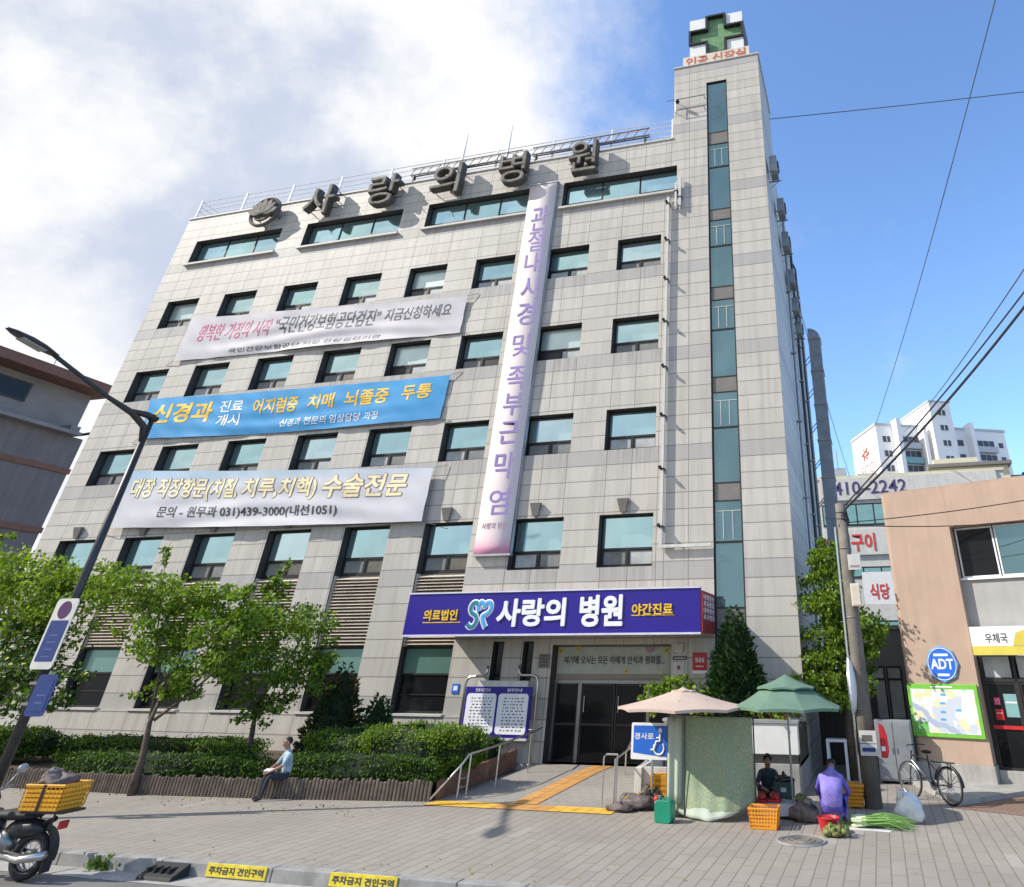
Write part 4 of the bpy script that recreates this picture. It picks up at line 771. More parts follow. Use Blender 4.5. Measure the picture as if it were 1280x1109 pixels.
tree('street_tree', 'broad bright green tree at the left edge behind the street lamp', (-25.6, -5.0, .26), [(-25.6, -5.0, .26), (-25.6, -5, 1.6), (-25.5, -5, 2.4)],
    [[(-25.5, -5, 2.3), (-26.4, -5, 3.5), (-26.9, -5, 4.4)], [(-25.5, -5, 2.4), (-24.9, -4.9, 3.6), (-24.3, -4.8, 4.6)]],
    [(W5(25, 730, -5), (1.3, 1.1, .75)), (W5(80, 730, -5), (1.1, 1.0, .75)), (W5(50, 775, -5), (1.3, 1.1, .7)), (W5(-15, 722, -5), (1.2, 1.1, .8)), (W5(5, 672, -5), (.3, .3, .2)), (W5(95, 745, -5), (.8, .8, .7)), (W5(15, 830, -5), (.9, .9, .5))], 9500, .12, ('leafA', 'leafY', 'leafB'), seed=8)
tree('flowering_shrub', 'shrub with white blossoms below the broad tree at the left edge', (-24.6, -5.3, .26), [(-24.6, -5.3, .26), (-24.6, -5.3, 1.2)], [], [(W5(20, 790, -5.3), (1.0, .7, .6)), (W5(45, 830, -5.3), (1.0, .7, .6)), (W5(10, 860, -5.3), (.9, .6, .6)), (W5(60, 870, -5.3), (.7, .6, .5))], 5000, .11, ('blossom', 'leafB', 'leafC'), seed=11, cat='shrub', r0=.05, wts=(.16, .4, .44))
tree('alley_tree', 'bright leafy maple-like tree in the alley between hospital and post office', (-1.02, .3, 0), [(-1.02, .3, 0), (-1.02, .3, 1.6), (-1.05, .3, 3.0), (-1.02, .3, 4.5)],
    [[(-1.02, .3, 2.4), (-1.35, .15, 3.4)], [(-1.02, .3, 2.8), (-.6, .25, 3.6)], [(-1.05, .3, 3.2), (-1.2, .2, 5.0)]],
    [(W5(1035, 712, .2), (.62, .6, .5)), (W5(1022, 755, .2), (.62, .6, .5)), (W5(1062, 775, .2), (.62, .6, .5)), (W5(1040, 815, .2), (.8, .6, .5)), (W5(1022, 855, .1), (.5, .5, .45)), (W5(1065, 845, .2), (.5, .6, .5)), (W5(1045, 875, .1), (.6, .5, .3)), (W5(1030, 690, .2), (.4, .4, .28)), (W5(1085, 800, .2), (.4, .4, .4))], 15000, .11, ('leafA', 'leafY', 'leafB'), seed=21, wts=(.45, .2, .35), r0=.13)
def hedge(name, label, c, half, n, size, mats, seed, cat='hedge', group=None, lump=.11):
    """clipped hedge: a twiggy core with leaves all over and through its outer shell"""
    r = random.Random(seed); t = empty(name, (c[0], c[1], c[2] - half[2]), label, cat, group); b = MB(); ph = [r.uniform(0, 6) for _ in range(4)]
    def sup(a, e, k):                                            # rounded box surface
        ca, sa, ce, se = math.cos(a), math.sin(a), math.cos(e), math.sin(e); f = lambda v: math.copysign(abs(v) ** .55, v)
        l = k * (1 + lump * (math.sin(3 * a + ph[0] + 2 * e) + .7 * math.sin(7 * a + ph[1]) * math.cos(3 * e + ph[2])))
        return Vector((half[0] * f(ca) * f(ce) * l, half[1] * f(sa) * f(ce) * l, half[2] + half[2] * f(se) * l))
    nu, nv = 28, 9
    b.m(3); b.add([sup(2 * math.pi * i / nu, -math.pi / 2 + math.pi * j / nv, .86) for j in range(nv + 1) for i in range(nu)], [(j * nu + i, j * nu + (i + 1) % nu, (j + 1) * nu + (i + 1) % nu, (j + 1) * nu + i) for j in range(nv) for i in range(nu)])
    b.m(0); pts = []
    while len(pts) < n:
        a, e = r.uniform(0, 6.283), math.asin(r.uniform(-1, 1)); p = sup(a, e, r.uniform(.80, 1.0) + (.05 if r.random() < .12 else 0))
        pts.append(p)
    leaf_quads(b, pts, size, r, up=.6); b.build('foliage', list(mats) + ['core'], t); return t
hedge('clipped_hedge', 'bright green clipped hedge mound on the corner of the bed by the ramp', (-11.0, -3.9, .80), (1.35, .95, .50), 15000, .058, ('leafA', 'leafB', 'leafY'), 31)
hedge('clipped_hedge', 'bright green clipped hedge mound left of the corner mound', (-12.9, -3.6, .72), (1.15, .95, .44), 13000, .058, ('leafB', 'leafA', 'leafC'), 32)
hedge('clipped_hedge', 'low dark hedge along the timber edging right of the seated person', (-11.85, -4.75, .52), (2.0, .42, .26), 12000, .055, ('leafC', 'leafB', 'leafC'), 33)
hedge('clipped_hedge', 'low dark hedge strip along the timber edging left of the seated person', (-17.3, -5.0, .46), (2.9, .5, .22), 13000, .06, ('leafB', 'leafC', 'leafC'), 34)
hedge('clipped_hedge', 'mid green hedge under the ground floor windows behind the leaning tree', (-19.3, -3.2, .52), (3.4, .7, .30), 13000, .065, ('leafA', 'leafB', 'leafC'), 35)
hedge('clipped_hedge', 'dark hedge at the far left end of the planting bed', (-24.5, -4.2, .70), (2.4, .8, .32), 9000, .08, ('leafB', 'leafC', 'leafC'), 36)
hedge('round_shrub', 'small dark shrub at the head of the ramp under the noticeboard', (-10.75, -1.6, .55), (.5, .7, .32), 1400, .07, ('leafB', 'leafC', 'leafC'), 37, 'shrub')
def conifer(name, label, base, h, rad, n, seed, mats=('conif', 'conifl', 'conif')):
    r = random.Random(seed); t = empty(name, base, label, 'conifer'); b = MB(); b.tube([(0, 0, 0), (0, 0, h * .85)], [.07, .02], 7); b.build('trunk', 'bark', t)
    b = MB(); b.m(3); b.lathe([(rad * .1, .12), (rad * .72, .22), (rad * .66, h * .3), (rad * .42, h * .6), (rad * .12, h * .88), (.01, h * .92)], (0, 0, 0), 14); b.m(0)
    for _ in range(n):
        z = h * (1 - math.sqrt(r.random()) * .97); a = r.uniform(0, 6.283); k = (1 - z / h) ** .75
        rr = rad * k * (1 + .12 * math.sin(5 * a + z * 9) + .1 * math.sin(11 * a - z * 14)) * r.uniform(.75, 1.06); p = Vector((rr * math.cos(a), rr * math.sin(a), z))
        d = Vector((math.cos(a), math.sin(a), r.uniform(.1, .9))).normalized(); e = d.cross(Vector((r.gauss(0, 1), r.gauss(0, 1), 1))).normalized(); s = .13 * r.uniform(.6, 1.3)
        b.m(1 if r.random() < .3 else 0); b.add([p - e * s * .2, p + d * s * .5 - e * s * .28, p + d * s, p + d * s * .5 + e * s * .28], [(0, 1, 2, 3)])
    b.build('foliage', list(mats) + ['core'], t); return t
conifer('clipped_conifer', 'dense dark cone shaped conifer in front of the stair tower', (-3.75, -1.25, .9), 3.05, .95, 7000, 41)
conifer('small_conifer', 'small bronze tipped conifer in the bed between the ground floor windows', (-14.6, -2.6, .26), 2.35, .85, 2600, 42, ('conif', 'leafR', 'conif'))
conifer('small_conifer', 'low dark conifer beside the bronze tipped one', (-13.6, -2.2, .26), 1.6, .65, 1500, 43)
tree('leafy_shrub', 'loose light green shrub behind the pink beige parasol', (-5.1, -1.6, .9), [(-5.1, -1.6, .9), (-5.1, -1.6, 1.5)], [], [(W5(835, 862, -1.6), (.42, .45, .32)), (W5(860, 868, -1.6), (.5, .45, .36)), (W5(815, 880, -1.7), (.35, .4, .3)), (W5(880, 880, -1.7), (.45, .4, .35))], 2200, .11, ('leafA', 'leafY', 'leafB'), seed=44, cat='shrub', r0=.04)
tree('leafy_shrub', 'yellowish low shrub on the planter behind the green parasol', (-2.75, -2.0, 1.2), [(-2.75, -2.0, 1.2), (-2.75, -2.0, 1.4)], [], [(W5(960, 893, -2.0), (.4, .3, .16)), (W5(985, 895, -2.0), (.3, .3, .14))], 900, .09, ('leafY', 'leafR', 'leafB'), seed=45, cat='shrub', r0=.03)
# edging of the beds
def stakes(name, label, path, h, m, w_=.085, hv=.03):
    P = [Vector(p) for p in path]; t = empty(name, path[0], label, 'edging'); b = MB(); r = random.Random(6); c0 = P[0]
    for a, c in zip(P, P[1:]):
        n = int((c - a).length / w_)
        for i in range(n):
            p = a.lerp(c, (i + .5) / n) - c0; rr = w_ * .47; hh = h + r.uniform(-hv, hv); b.lathe([(rr, -.1), (rr, hh - .02), (rr * .7, hh)], p, 7)
    b.build('stakes', m, t, smooth=False); return t
stakes('timber_edging', 'low edging of upright brown timber stakes along the planting bed', [(-27, -5.85, 0), (-16.5, -5.85, 0), (-13.0, -5.55, 0), (-9.85, -5.05, 0)], .36, 'log')
stakes('brick_edging', 'low red brown edging beside the ramp below the noticeboard', [(-9.82, -4.9, 0), (-10.05, -2.6, .08), (-10.3, -.2, .15)], .34, 'brick', .11, .01)
# ------------------------------------------------------------------ ramp furniture
t = empty('ramp_handrail', (-9.55, -5.0, 0), 'stainless steel handrail on the left side of the ramp', 'handrail')
b = MB(); b.tube([(-.25, -.15, .05), (.12, .35, .62), (.15, .55, .78), (.35, 1.6, .88), (.3, 3.6, 1.0), (.05, 4.6, 1.02)], .022, 8); b.build('rail', 'steel', t, smooth=True)
for x, y, z in ((.1, .35, .62), (.16, .62, .78), (.35, 1.6, .88), (.3, 3.4, .98)): b = MB(); b.tube([(x, y, rz(y - 5)), (x, y, z)], .02, 8); b.build('post', 'steel', t)
b = MB(); b.tube([(.1, .35, .35), (.16, .62, .36)], .016, 6); b.tube([(.1, .35, .2), (.16, .62, .2)], .016, 6); b.build('rung', 'steel', t)
t = empty('ramp_handrail', (-5.75, -5.0, 0), 'thin steel handrail on the right side of the ramp by the blue ramp sign', 'handrail')
b = MB(); b.tube([(.1, 2.6, .42), (0, 1.4, .95), (-.05, .35, .80), (-.05, .35, .02)], .02, 8); b.tube([(-.22, 0.1, 0.02), (-.22, .1, .86), (-.2, .2, .9), (.05, .2, .9), (.08, .1, .86), (.08, .1, .02)], .018, 8); b.tube([(-.9, 3.6, .6), (0, 1.4, 1.1)], .02, 8); b.tube([(-.9, 3.6, .6), (-.9, 3.6, .1)], .02, 8); b.build('rail', 'steel', t)
t = empty('ramp_wall', (-5.5, -4.2, 0), 'low pale concrete wall on the right side of the ramp', 'wall')
b = MB(); b.add([(0, 0, -.05), (.16, 0, -.05), (.16, 3.6, -.05), (0, 3.6, -.05), (0, 0, .62), (.16, 0, .62), (.16, 3.6, .82), (0, 3.6, .82)], [(0, 3, 2, 1), (4, 5, 6, 7), (0, 1, 5, 4), (1, 2, 6, 5), (2, 3, 7, 6), (3, 0, 4, 7)]); b.build('wall', 'offw', t, bevel=.01)
b = MB(); b.box(.162, .1, -.05, 1.0, .25, .62); b.build('return_wall', 'offw', t)
t = empty('planter_wall', (-5.3, -2.5, 0), 'pale panelled planter wall at the foot of the stair tower', 'wall')
b = MB(); b.box(.0, 0, -.05, 3.2, .2, .58); b.box(0, .201, -.05, .2, 2.3, .58); b.box(3.0, .201, -.05, 3.2, 2.47, .58); b.build('base_course', 'concrete', t, bevel=.01)
b = MB(); b.box(.03, .05, .582, 3.17, .2, .76); b.build('recess', 'spandrel', t); b = MB(); b.box(-.02, -.06, .762, 3.22, .22, 1.36); b.build('panel', 'white', t, bevel=.008); b = MB(); b.box(-.05, -.09, 1.362, 3.25, .25, 1.42); b.build('cap', 'galv', t)
b = MB(); b.box(.0, .225, .5, 3.2, 2.45, 1.25); b.build('soil', 'soil', t)
t = empty('ramp_sign', (-5.04, -4.6, 0), 'square blue wheelchair ramp sign with white border at the foot of the ramp', 'sign')
b = MB(); b.tube([(0.05, .03, 0), (0.05, .03, .85)], .025, 8); b.build('post', 'steel', t); w_ = .43
b = MB(); b.prism(rrect(-w_, w_, .81, 1.46, .03), -.012, .012, lambda a, c, d: (a, d, c)); b.build('board', 'whitet', t)
b = MB(); b.prism([(-w_ + .05, .93), (-.1, .90), (w_ - .05, .86), (w_ - .05, 1.41), (-w_ + .05, 1.41)], -.0125, -.016, lambda a, c, d: (a, d, c)); b.build('blue_field', 'blue', t)
text('경사로', 'lettering', 'whitet', (-.36, .08, 1.16, 1.28), (0, -.0162, 0), (1, 0, 0), (0, 0, 1), .004, .015, t)
b = MB(); c0 = (.20, 1.015); pts = [(c0[0] + .115 * math.cos(R_(a)), -.02, c0[1] + .115 * math.sin(R_(a))) for a in range(150, 420, 15)]; b.tube(pts, .018, 6)
b.prism([(.22 + .045 * math.cos(k * .7), 1.325 + .045 * math.sin(k * .7)) for k in range(9)], -.0165, -.021, lambda a, c, d: (a, d, c)); b.tube([(.225, -.02, 1.27), (.225, -.02, 1.14), (.14, -.02, 1.13), (.09, -.02, .99), (.02, -.02, .98)], .022, 6); b.tube([(.225, -.02, 1.2), (.14, -.02, 1.19)], .016, 6); b.build('wheelchair_symbol', 'whitet', t)

b = MB(); r = random.Random(77); leaf_quads(b, [Vector((r.uniform(-20, -10), -6.0 - abs(r.gauss(0, .55)), .012 + .01 * r.random())) for _ in range(170)] + [Vector((r.uniform(-16, 2), KY + .25 + abs(r.gauss(0, .5)), .012)) for _ in range(50)], .05, r, up=4)
tag(b.build('fallen_leaves', ['leafR', 'leafY', 'leafB']), kind='stuff')
# ------------------------------------------------------------------ people (one skinned surface each)
def figure(parent, J, bones, zones, mats, name='body'):
    """J: joint -> (x, y, z, radius); bones: joint pairs; zones: material index per bone"""
    keys = list(J); ix = {k: i for i, k in enumerate(keys)}
    me = bpy.data.meshes.new(name); me.from_pydata([J[k][:3] for k in keys], [(ix[a], ix[c]) for a, c in bones], [])
    ob = bpy.data.objects.new(name, me); COL.objects.link(ob)
    ob.modifiers.new('skin', 'SKIN')
    if not me.skin_vertices:
        bm = bmesh.new(); bm.from_mesh(me); bm.verts.layers.skin.verify(); bm.to_mesh(me); bm.free()
    for i, k in enumerate(keys):
        r = J[k][3]; me.skin_vertices[0].data[i].radius = (r, r); me.skin_vertices[0].data[i].use_root = (i == 0)
    ss = ob.modifiers.new('sub', 'SUBSURF'); ss.levels = 2; ss.render_levels = 2
    dg = bpy.context.evaluated_depsgraph_get(); nm = bpy.data.meshes.new_from_object(ob.evaluated_get(dg))
    bpy.data.objects.remove(ob); bpy.data.meshes.remove(me)
    nm.materials.clear(); [nm.materials.append(M[q]) for q in mats]
    B = [(Vector(J[a][:3]), Vector(J[c][:3]), J[a][3], J[c][3], z) for (a, c), z in zip(bones, zones)]
    for p in nm.polygons:
        c = p.center; best = (1e9, 0)
        for a, d, ra, rd, z in B:
            e = d - a; t = max(0, min(1, (c - a).dot(e) / max(e.length_squared, 1e-9))); q = (c - (a + e * t)).length / (ra + (rd - ra) * t)
            if q < best[0]: best = (q, z)
        p.material_index = best[1]; p.use_smooth = True
    nm.name = name; o = bpy.data.objects.new(name, nm); COL.objects.link(o); o.parent = parent; return o
def hand(J, bones, zones, pre, wrist, w, d, side, z, s=1.0):
    """palm and five unequal bent fingers growing from a wrist joint, pointing along d, thumb to 'side'"""
    w, d, side = Vector(w), Vector(d).normalized(), Vector(side).normalized(); n = d.cross(side)
    J[pre + 'palm'] = (*(w + d * .05 * s), .026 * s); bones.append((wrist, pre + 'palm')); zones.append(z)
    for k, (off, ln) in enumerate(((-.030, .060), (-.010, .075), (.010, .08), (.030, .07))):
        a = w + d * .088 * s + side * off * s; c = a + d * ln * .55 * s; e = c + (d * .6 - n * .8).normalized() * ln * .5 * s
        for q, p, r in (('a', a, .0105), ('b', c, .0092), ('c', e, .0075)): J[f'{pre}f{k}{q}'] = (*p, r * s)
        bones += [(pre + 'palm', f'{pre}f{k}a'), (f'{pre}f{k}a', f'{pre}f{k}b'), (f'{pre}f{k}b', f'{pre}f{k}c')]; zones += [z] * 3
    a = w + d * .045 * s + side * .045 * s; c = a + (d * .8 + side * .5).normalized() * .04 * s
    J[pre + 'ta'] = (*a, .011 * s); J[pre + 'tb'] = (*c, .0085 * s); bones += [(pre + 'palm', pre + 'ta'), (pre + 'ta', pre + 'tb')]; zones += [z] * 2
def person(label, loc, rz, P, mats, zmap, hair='hair', scale=1.0, brim=None, face=True):
    """P: joints in a frame that looks along -Y; mats/zmap: skin, top, legs, shoes"""
    t = empty('person', loc, label, 'person', None, rz); t.scale = (scale,) * 3
    R0 = dict(pelvis=.135, waist=.125, chest=.150, neckb=.075, neck=.052, head0=.078, head1=.098, head2=.070, nose=.016, lsh=.07, rsh=.07, lel=.046, rel=.046, lwr=.030, rwr=.030, lhip=.095, rhip=.095, lkn=.064, rkn=.064, lan=.042, ran=.042, lhe=.04, rhe=.04, lto=.034, rto=.034)
    J = {k: (*P[k], P.get(k + '_r', R0[k])) for k in R0 if k in P}
    BN = [('pelvis', 'waist', 'top'), ('waist', 'chest', 'top'), ('chest', 'neckb', 'top'), ('neckb', 'neck', 'skin'), ('neck', 'head0', 'skin'), ('head0', 'head1', 'skin'), ('head1', 'head2', 'skin'), ('head1', 'nose', 'skin'), ('chest', 'lsh', 'top'), ('chest', 'rsh', 'top'), ('lsh', 'lel', 'slv'), ('rsh', 'rel', 'slv'), ('lel', 'lwr', 'arm'), ('rel', 'rwr', 'arm'), ('pelvis', 'lhip', 'legs'), ('pelvis', 'rhip', 'legs'), ('lhip', 'lkn', 'legs'), ('rhip', 'rkn', 'legs'), ('lkn', 'lan', 'legs'), ('rkn', 'ran', 'legs'), ('lan', 'lhe', 'shoe'), ('ran', 'rhe', 'shoe'), ('lhe', 'lto', 'shoe'), ('rhe', 'rto', 'shoe')]
    bones = [(a, c) for a, c, _ in BN if a in J and c in J]; zones = [zmap[z] for a, c, z in BN if a in J and c in J]
    for s_, e in (('l', 'lwr'), ('r', 'rwr')):
        d = Vector(P[s_ + 'wr']) - Vector(P[s_ + 'el']); sd = Vector(P['rsh']) - Vector(P['lsh']) if s_ == 'l' else Vector(P['lsh']) - Vector(P['rsh'])
        sd = sd - d * (sd.dot(d) / d.length_squared); hand(J, bones, zones, s_ + 'h', e, P[s_ + 'wr'], d, sd, zmap['skin'])
    figure(t, J, bones, zones, mats)
    h1, h2, h0 = Vector(P['head1']), Vector(P['head2']), Vector(P['head0']); up_ = (h2 - h0).normalized(); fw = Vector(P['nose']) - h1; fw = (fw - up_ * fw.dot(up_)).normalized(); sd = fw.cross(up_)
    b = MB(); c = h1 + up_ * .035 - fw * .016; vs = []; nu, nv = 16, 9                                        # hair cap, open over the face
    for j in range(nv + 1):
        e = math.pi / 2 - (math.pi * .68) * j / nv
        for i in range(nu):
            a = 2 * math.pi * i / nu; fr = math.cos(a); lim = e if fr < .25 else max(e, .25 + .5 * (fr - .25))
            vs.append(c + (fw * math.cos(a) * .108 + sd * math.sin(a) * .1) * math.cos(lim) + up_ * .098 * math.sin(lim))
    b.add(vs, [(j * nu + i, j * nu + (i + 1) % nu, (j + 1) * nu + (i + 1) % nu, (j + 1) * nu + i) for j in range(nv) for i in range(nu)]); ho = b.build('hair', hair, t, smooth=True); sm = ho.modifiers.new('t', 'SOLIDIFY'); sm.thickness = .012
    if face:
        b = MB()
        for s_ in (-1, 1): b.blob(h1 + fw * .092 + sd * .034 * s_ + up_ * .012, (.012, .012, .008), 1, 0, 8, 5); b.obox(h1 + fw * .096 + sd * .034 * s_ + up_ * .034, sd * .018, fw * .004, up_ * .004)
        b.obox(h1 + fw * .088 - up_ * .052, sd * .022, fw * .006, up_ * .005); b.build('face_features', 'hair', t)
        b = MB(); [b.blob(h1 + sd * .098 * s_ - fw * .005, (.016, .022, .032), 2, .1, 8, 6) for s_ in (-1, 1)]; b.build('ear', 'skin', t, smooth=True)
    return t
Z = dict(skin=0, top=1, slv=1, arm=0, legs=2, shoe=3)
# seated man on the edging, looking left along the street
person('seated person in a pale blue shirt and dark trousers resting on the bed edging', (-13.3, -5.5, 0), R_(-34),
    dict(pelvis=(0, .02, .47), waist=(0, 0, .64), chest=(0, -.05, .86), neckb=(0, -.09, .99), neck=(0, -.11, 1.05), head0=(0, -.145, 1.10), head1=(0, -.155, 1.17), head2=(0, -.14, 1.25), nose=(0, -.262, 1.155), lsh=(.17, -.07, .92), rsh=(-.17, -.07, .92), lel=(.24, -.20, .70), rel=(-.24, -.20, .70), lwr=(.14, -.40, .60), rwr=(-.14, -.40, .60), lhip=(.10, -.04, .46), rhip=(-.10, -.04, .46), lkn=(.14, -.44, .50), rkn=(-.13, -.44, .50), lan=(.14, -.50, .11), ran=(-.15, -.46, .11), lhe=(.14, -.49, .05), rhe=(-.15, -.45, .05), lto=(.16, -.66, .035), rto=(-.17, -.62, .035)), ['skin', 'shirt', 'trous', 'shoe'], Z, scale=.87)
t = empty('folded_paper', (-13.50, -5.75, .53), 'small folded white paper on the lap of the seated person', 'paper'); b = MB(); b.obox((0, 0, .0), (.13, .04, 0), (-.02, .07, .015), (0, 0, .004)); b.build('sheet', 'whitet', t); b = MB(); b.obox((.03, .02, .012), (.06, .02, 0), (-.015, .04, .01), (0, 0, .003)); b.build('fold', 'bag', t)
# vendor behind the goods
person('dark haired vendor in a dark shirt sitting low behind the red produce', (-2.62, -3.95, 0), R_(12),
    dict(pelvis=(0, .05, .22), waist=(0, .03, .37), chest=(0, -.04, .56), neckb=(0, -.09, .68), neck=(0, -.12, .73), head0=(0, -.16, .78), head1=(0, -.18, .85), head2=(0, -.16, .93), nose=(0, -.285, .83), lsh=(.17, -.05, .61), rsh=(-.17, -.05, .61), lel=(.25, -.2, .42), rel=(-.25, -.2, .42), lwr=(.13, -.40, .40), rwr=(-.12, -.42, .38), lhip=(.10, 0, .2), rhip=(-.10, 0, .2), lkn=(.22, -.34, .42), rkn=(-.22, -.34, .42), lan=(.16, -.40, .10), ran=(-.16, -.40, .10), lhe=(.16, -.38, .05), rhe=(-.16, -.38, .05), lto=(.17, -.54, .035), rto=(-.17, -.54, .035)), ['skin', 'dshirt', 'trous', 'shoe'], Z, scale=.95)
# squatting shopper, back to the street
person('person in purple squatting with their back to the street beside the green onions', (-1.2, -5.35, 0), R_(178),
    dict(pelvis=(0, .16, .30), pelvis_r=.20, waist=(0, .12, .50), waist_r=.20, chest=(0, -.02, .74), chest_r=.19, neckb=(0, -.13, .88), neck=(0, -.19, .90), head0=(0, -.25, .91), head1=(0, -.31, .92), head2=(0, -.37, .97), nose=(0, -.385, .825), lsh=(.21, -.04, .76), rsh=(-.21, -.04, .76), lel=(.34, -.20, .50), rel=(-.34, -.20, .50), lwr=(.2, -.42, .36), rwr=(-.2, -.42, .36), lhip=(.14, .08, .26), rhip=(-.14, .08, .26), lkn=(.26, -.30, .46), rkn=(-.26, -.30, .46), lan=(.2, -.12, .10), ran=(-.2, -.12, .10), lhe=(.2, -.08, .05), rhe=(-.2, -.08, .05), lto=(.22, -.26, .035), rto=(-.22, -.26, .035)), ['skin', 'laven', 'purple', 'shoe'], dict(Z, slv=2, arm=2), face=False, scale=.92)
# ------------------------------------------------------------------ parasols and the stall
def parasol(label, loc, R, zr, zt, n, cloth, tiers, ribm='steeld', rot=0.0, ztop=None):
    t = empty('parasol', loc, label, 'parasol', 'parasols over the street stall', rot); H = 10
    def canopy(r0, z0, r1, z1, sagk=.05, flap=.06):
        b = MB(); rows = 6; V = []
        for j in range(rows + 1):
            f = j / rows; r = r0 + (r1 - r0) * f; z = z0 + (z1 - z0) * f - .02 * math.sin(math.pi * f)
            for i in range(n):
                for q in range(6):
                    a0, a1 = 2 * math.pi * i / n, 2 * math.pi * (i + 1) / n; p = Vector((math.cos(a0), math.sin(a0))).lerp(Vector((math.cos(a1), math.sin(a1))), q / 6); V.append((p.x * r, p.y * r, z - sagk * math.sin(math.pi * q / 6) * (1 - f) * r0 * -.5 if False else z + sagk * math.sin(math.pi * q / 6) * (1 - f) * .4))
        k = n * 6; b.add(V, [(j * k + i, j * k + (i + 1) % k, (j + 1) * k + (i + 1) % k, (j + 1) * k + i) for j in range(rows) for i in range(k)])
        b.add([(x * .995, y * .995, z - flap) for x, y, z in V[:k]] + V[:k], [(i, (i + 1) % k, k + (i + 1) % k, k + i) for i in range(k)]); return b
    for i, (r0, z0, r1, z1) in enumerate(tiers):
        o = canopy(r0, z0, r1, z1, flap=.05 if i == 0 else .03).build('canopy' if i == 0 else 'upper_canopy', cloth, t); sm = o.modifiers.new('t', 'SOLIDIFY'); sm.thickness = .003
    zt = tiers[-1][3]; b = MB(); b.tube([(0, 0, .06), (0, 0, zt + .03)], .022, 10); b.build('pole', ribm, t)
    b = MB(); r0, z0, r1, z1 = tiers[0]
    for i in range(n): a = 2 * math.pi * i / n; c, s_ = math.cos(a), math.sin(a); b.tube([(c * r0 * .99, s_ * r0 * .99, z0 - .01), (c * (r0 + r1) / 2, s_ * (r0 + r1) / 2, (z0 + z1) / 2 - .035), (c * .03, s_ * .03, z1 + (-.03 if r1 < .2 else .06))], .008, 5); b.tube([(c * r0 * .55, s_ * r0 * .55, z0 + (z1 - z0) * .5), (c * .03, s_ * .03, z0 - .12)], .007, 5)
    b.build('rib', ribm, t); b = MB(); b.lathe([(.24, 0), (.26, .05), (.20, .10), (.05, .14)], (0, 0, 0), 18); b.build('base', 'blackp', t, smooth=False); return t
parasol('faded pink beige parasol shading the green curtain', (-4.16, -5.2, 0), 1.4, 1.7, 2.1, 8, 'parasol', [(1.40, 1.79, .18, 2.08), (.26, 2.07, .03, 2.14)], rot=R_(8))
parasol('dusty green two tier parasol at the right of the stall', (-2.0, -4.9, 0), 1.1, 1.78, 2.3, 8, 'pgreen', [(1.16, 1.80, .52, 2.13), (.63, 2.14, .03, 2.37)], rot=R_(22.5))
m, n, bs, oc = base_mat('printed_green_curtain')
vo = n.new('ShaderNodeTexVoronoi'); n.put(vo, 'Vector', oc); n.put(vo, 'Scale', 26.0); dot = n.m('LESS_THAN', vo.outputs['Distance'], .42)
cc = n.mix(dot, (.225, .30, .19), n.mix(n.m('GREATER_THAN', n.xyz(vo.outputs['Color'])[0], .5), (.32, .36, .25), (.31, .30, .19)))
xx, yy, zz = n.xyz(oc); cc = n.mix(n.m('LESS_THAN', zz, n.m('ADD', .14, n.m('MULTIPLY', n.m('SUBTRACT', n.noise(oc, 2.0, 3), .5), .3))), cc, (.44, .50, .42)); n.put(bs, 'Base Color', cc); n.put(bs, 'Roughness', .85); n.put(bs, 'Specular IOR Level', .2)
t = empty('shade_curtain', (-4.41, -5.42, 0), 'patterned green cloth curtain hanging below the pink beige parasol', 'curtain')
b = MB(); nx, nz = 70, 30; L_ = 1.74
def cur(i, j):
    s_, v = i / nx, j / nz; zb_ = .12 - .10 * math.sin(math.pi * min(1, s_ * 1.15)) + .25 * max(0, s_ - .72) * 2; z = zb_ + (1.64 - zb_) * v
    return (L_ * s_, .012 * math.sin(s_ * 34 + v * 1.2) * (1 - .4 * v) + .02 * math.sin(s_ * 13 + v * 5) + .09 * math.sin(s_ * 6 + 1) * (1 - v) - .22 * (1 - v) ** 3 * math.sin(math.pi * s_), z + .012 * math.sin(s_ * 21) * (1 - v))
b.add([cur(i, j) for j in range(nz + 1) for i in range(nx + 1)], [(j * (nx + 1) + i, j * (nx + 1) + i + 1, (j + 1) * (nx + 1) + i + 1, (j + 1) * (nx + 1) + i) for j in range(nz) for i in range(nx)])
c_ = b.build('cloth', m, t, smooth=True); sm = c_.modifiers.new('t', 'SOLIDIFY'); sm.thickness = .004
b = MB(); b.tube([(-.03, .03, 1.66), (L_ + .03, .03, 1.66)], .014, 6); b.tube([(-.02, .03, 0), (-.02, .03, 1.68)], .016, 6); b.tube([(L_ + .02, .03, 0), (L_ + .02, .03, 1.68)], .016, 6); b.tube([(.36, -.06, 0.02), (.36, -.06, 1.68)], .014, 6); b.build('pole', 'lamp', t)
b = MB(); b.add([(.0 + .30 * i / 8, -.05 - .03 * math.sin(i * 1.4), .22 + 1.40 * j / 8 + .0) for j in range(9) for i in range(9)], [(j * 9 + i, j * 9 + i + 1, (j + 1) * 9 + i + 1, (j + 1) * 9 + i) for j in range(8) for i in range(8)]); o_ = b.build('side_flap', mat('pale_green_flap_cloth', (.40, .45, .35), .85, 0, .1, 3), t, smooth=True); sm = o_.modifiers.new('t', 'SOLIDIFY'); sm.thickness = .004
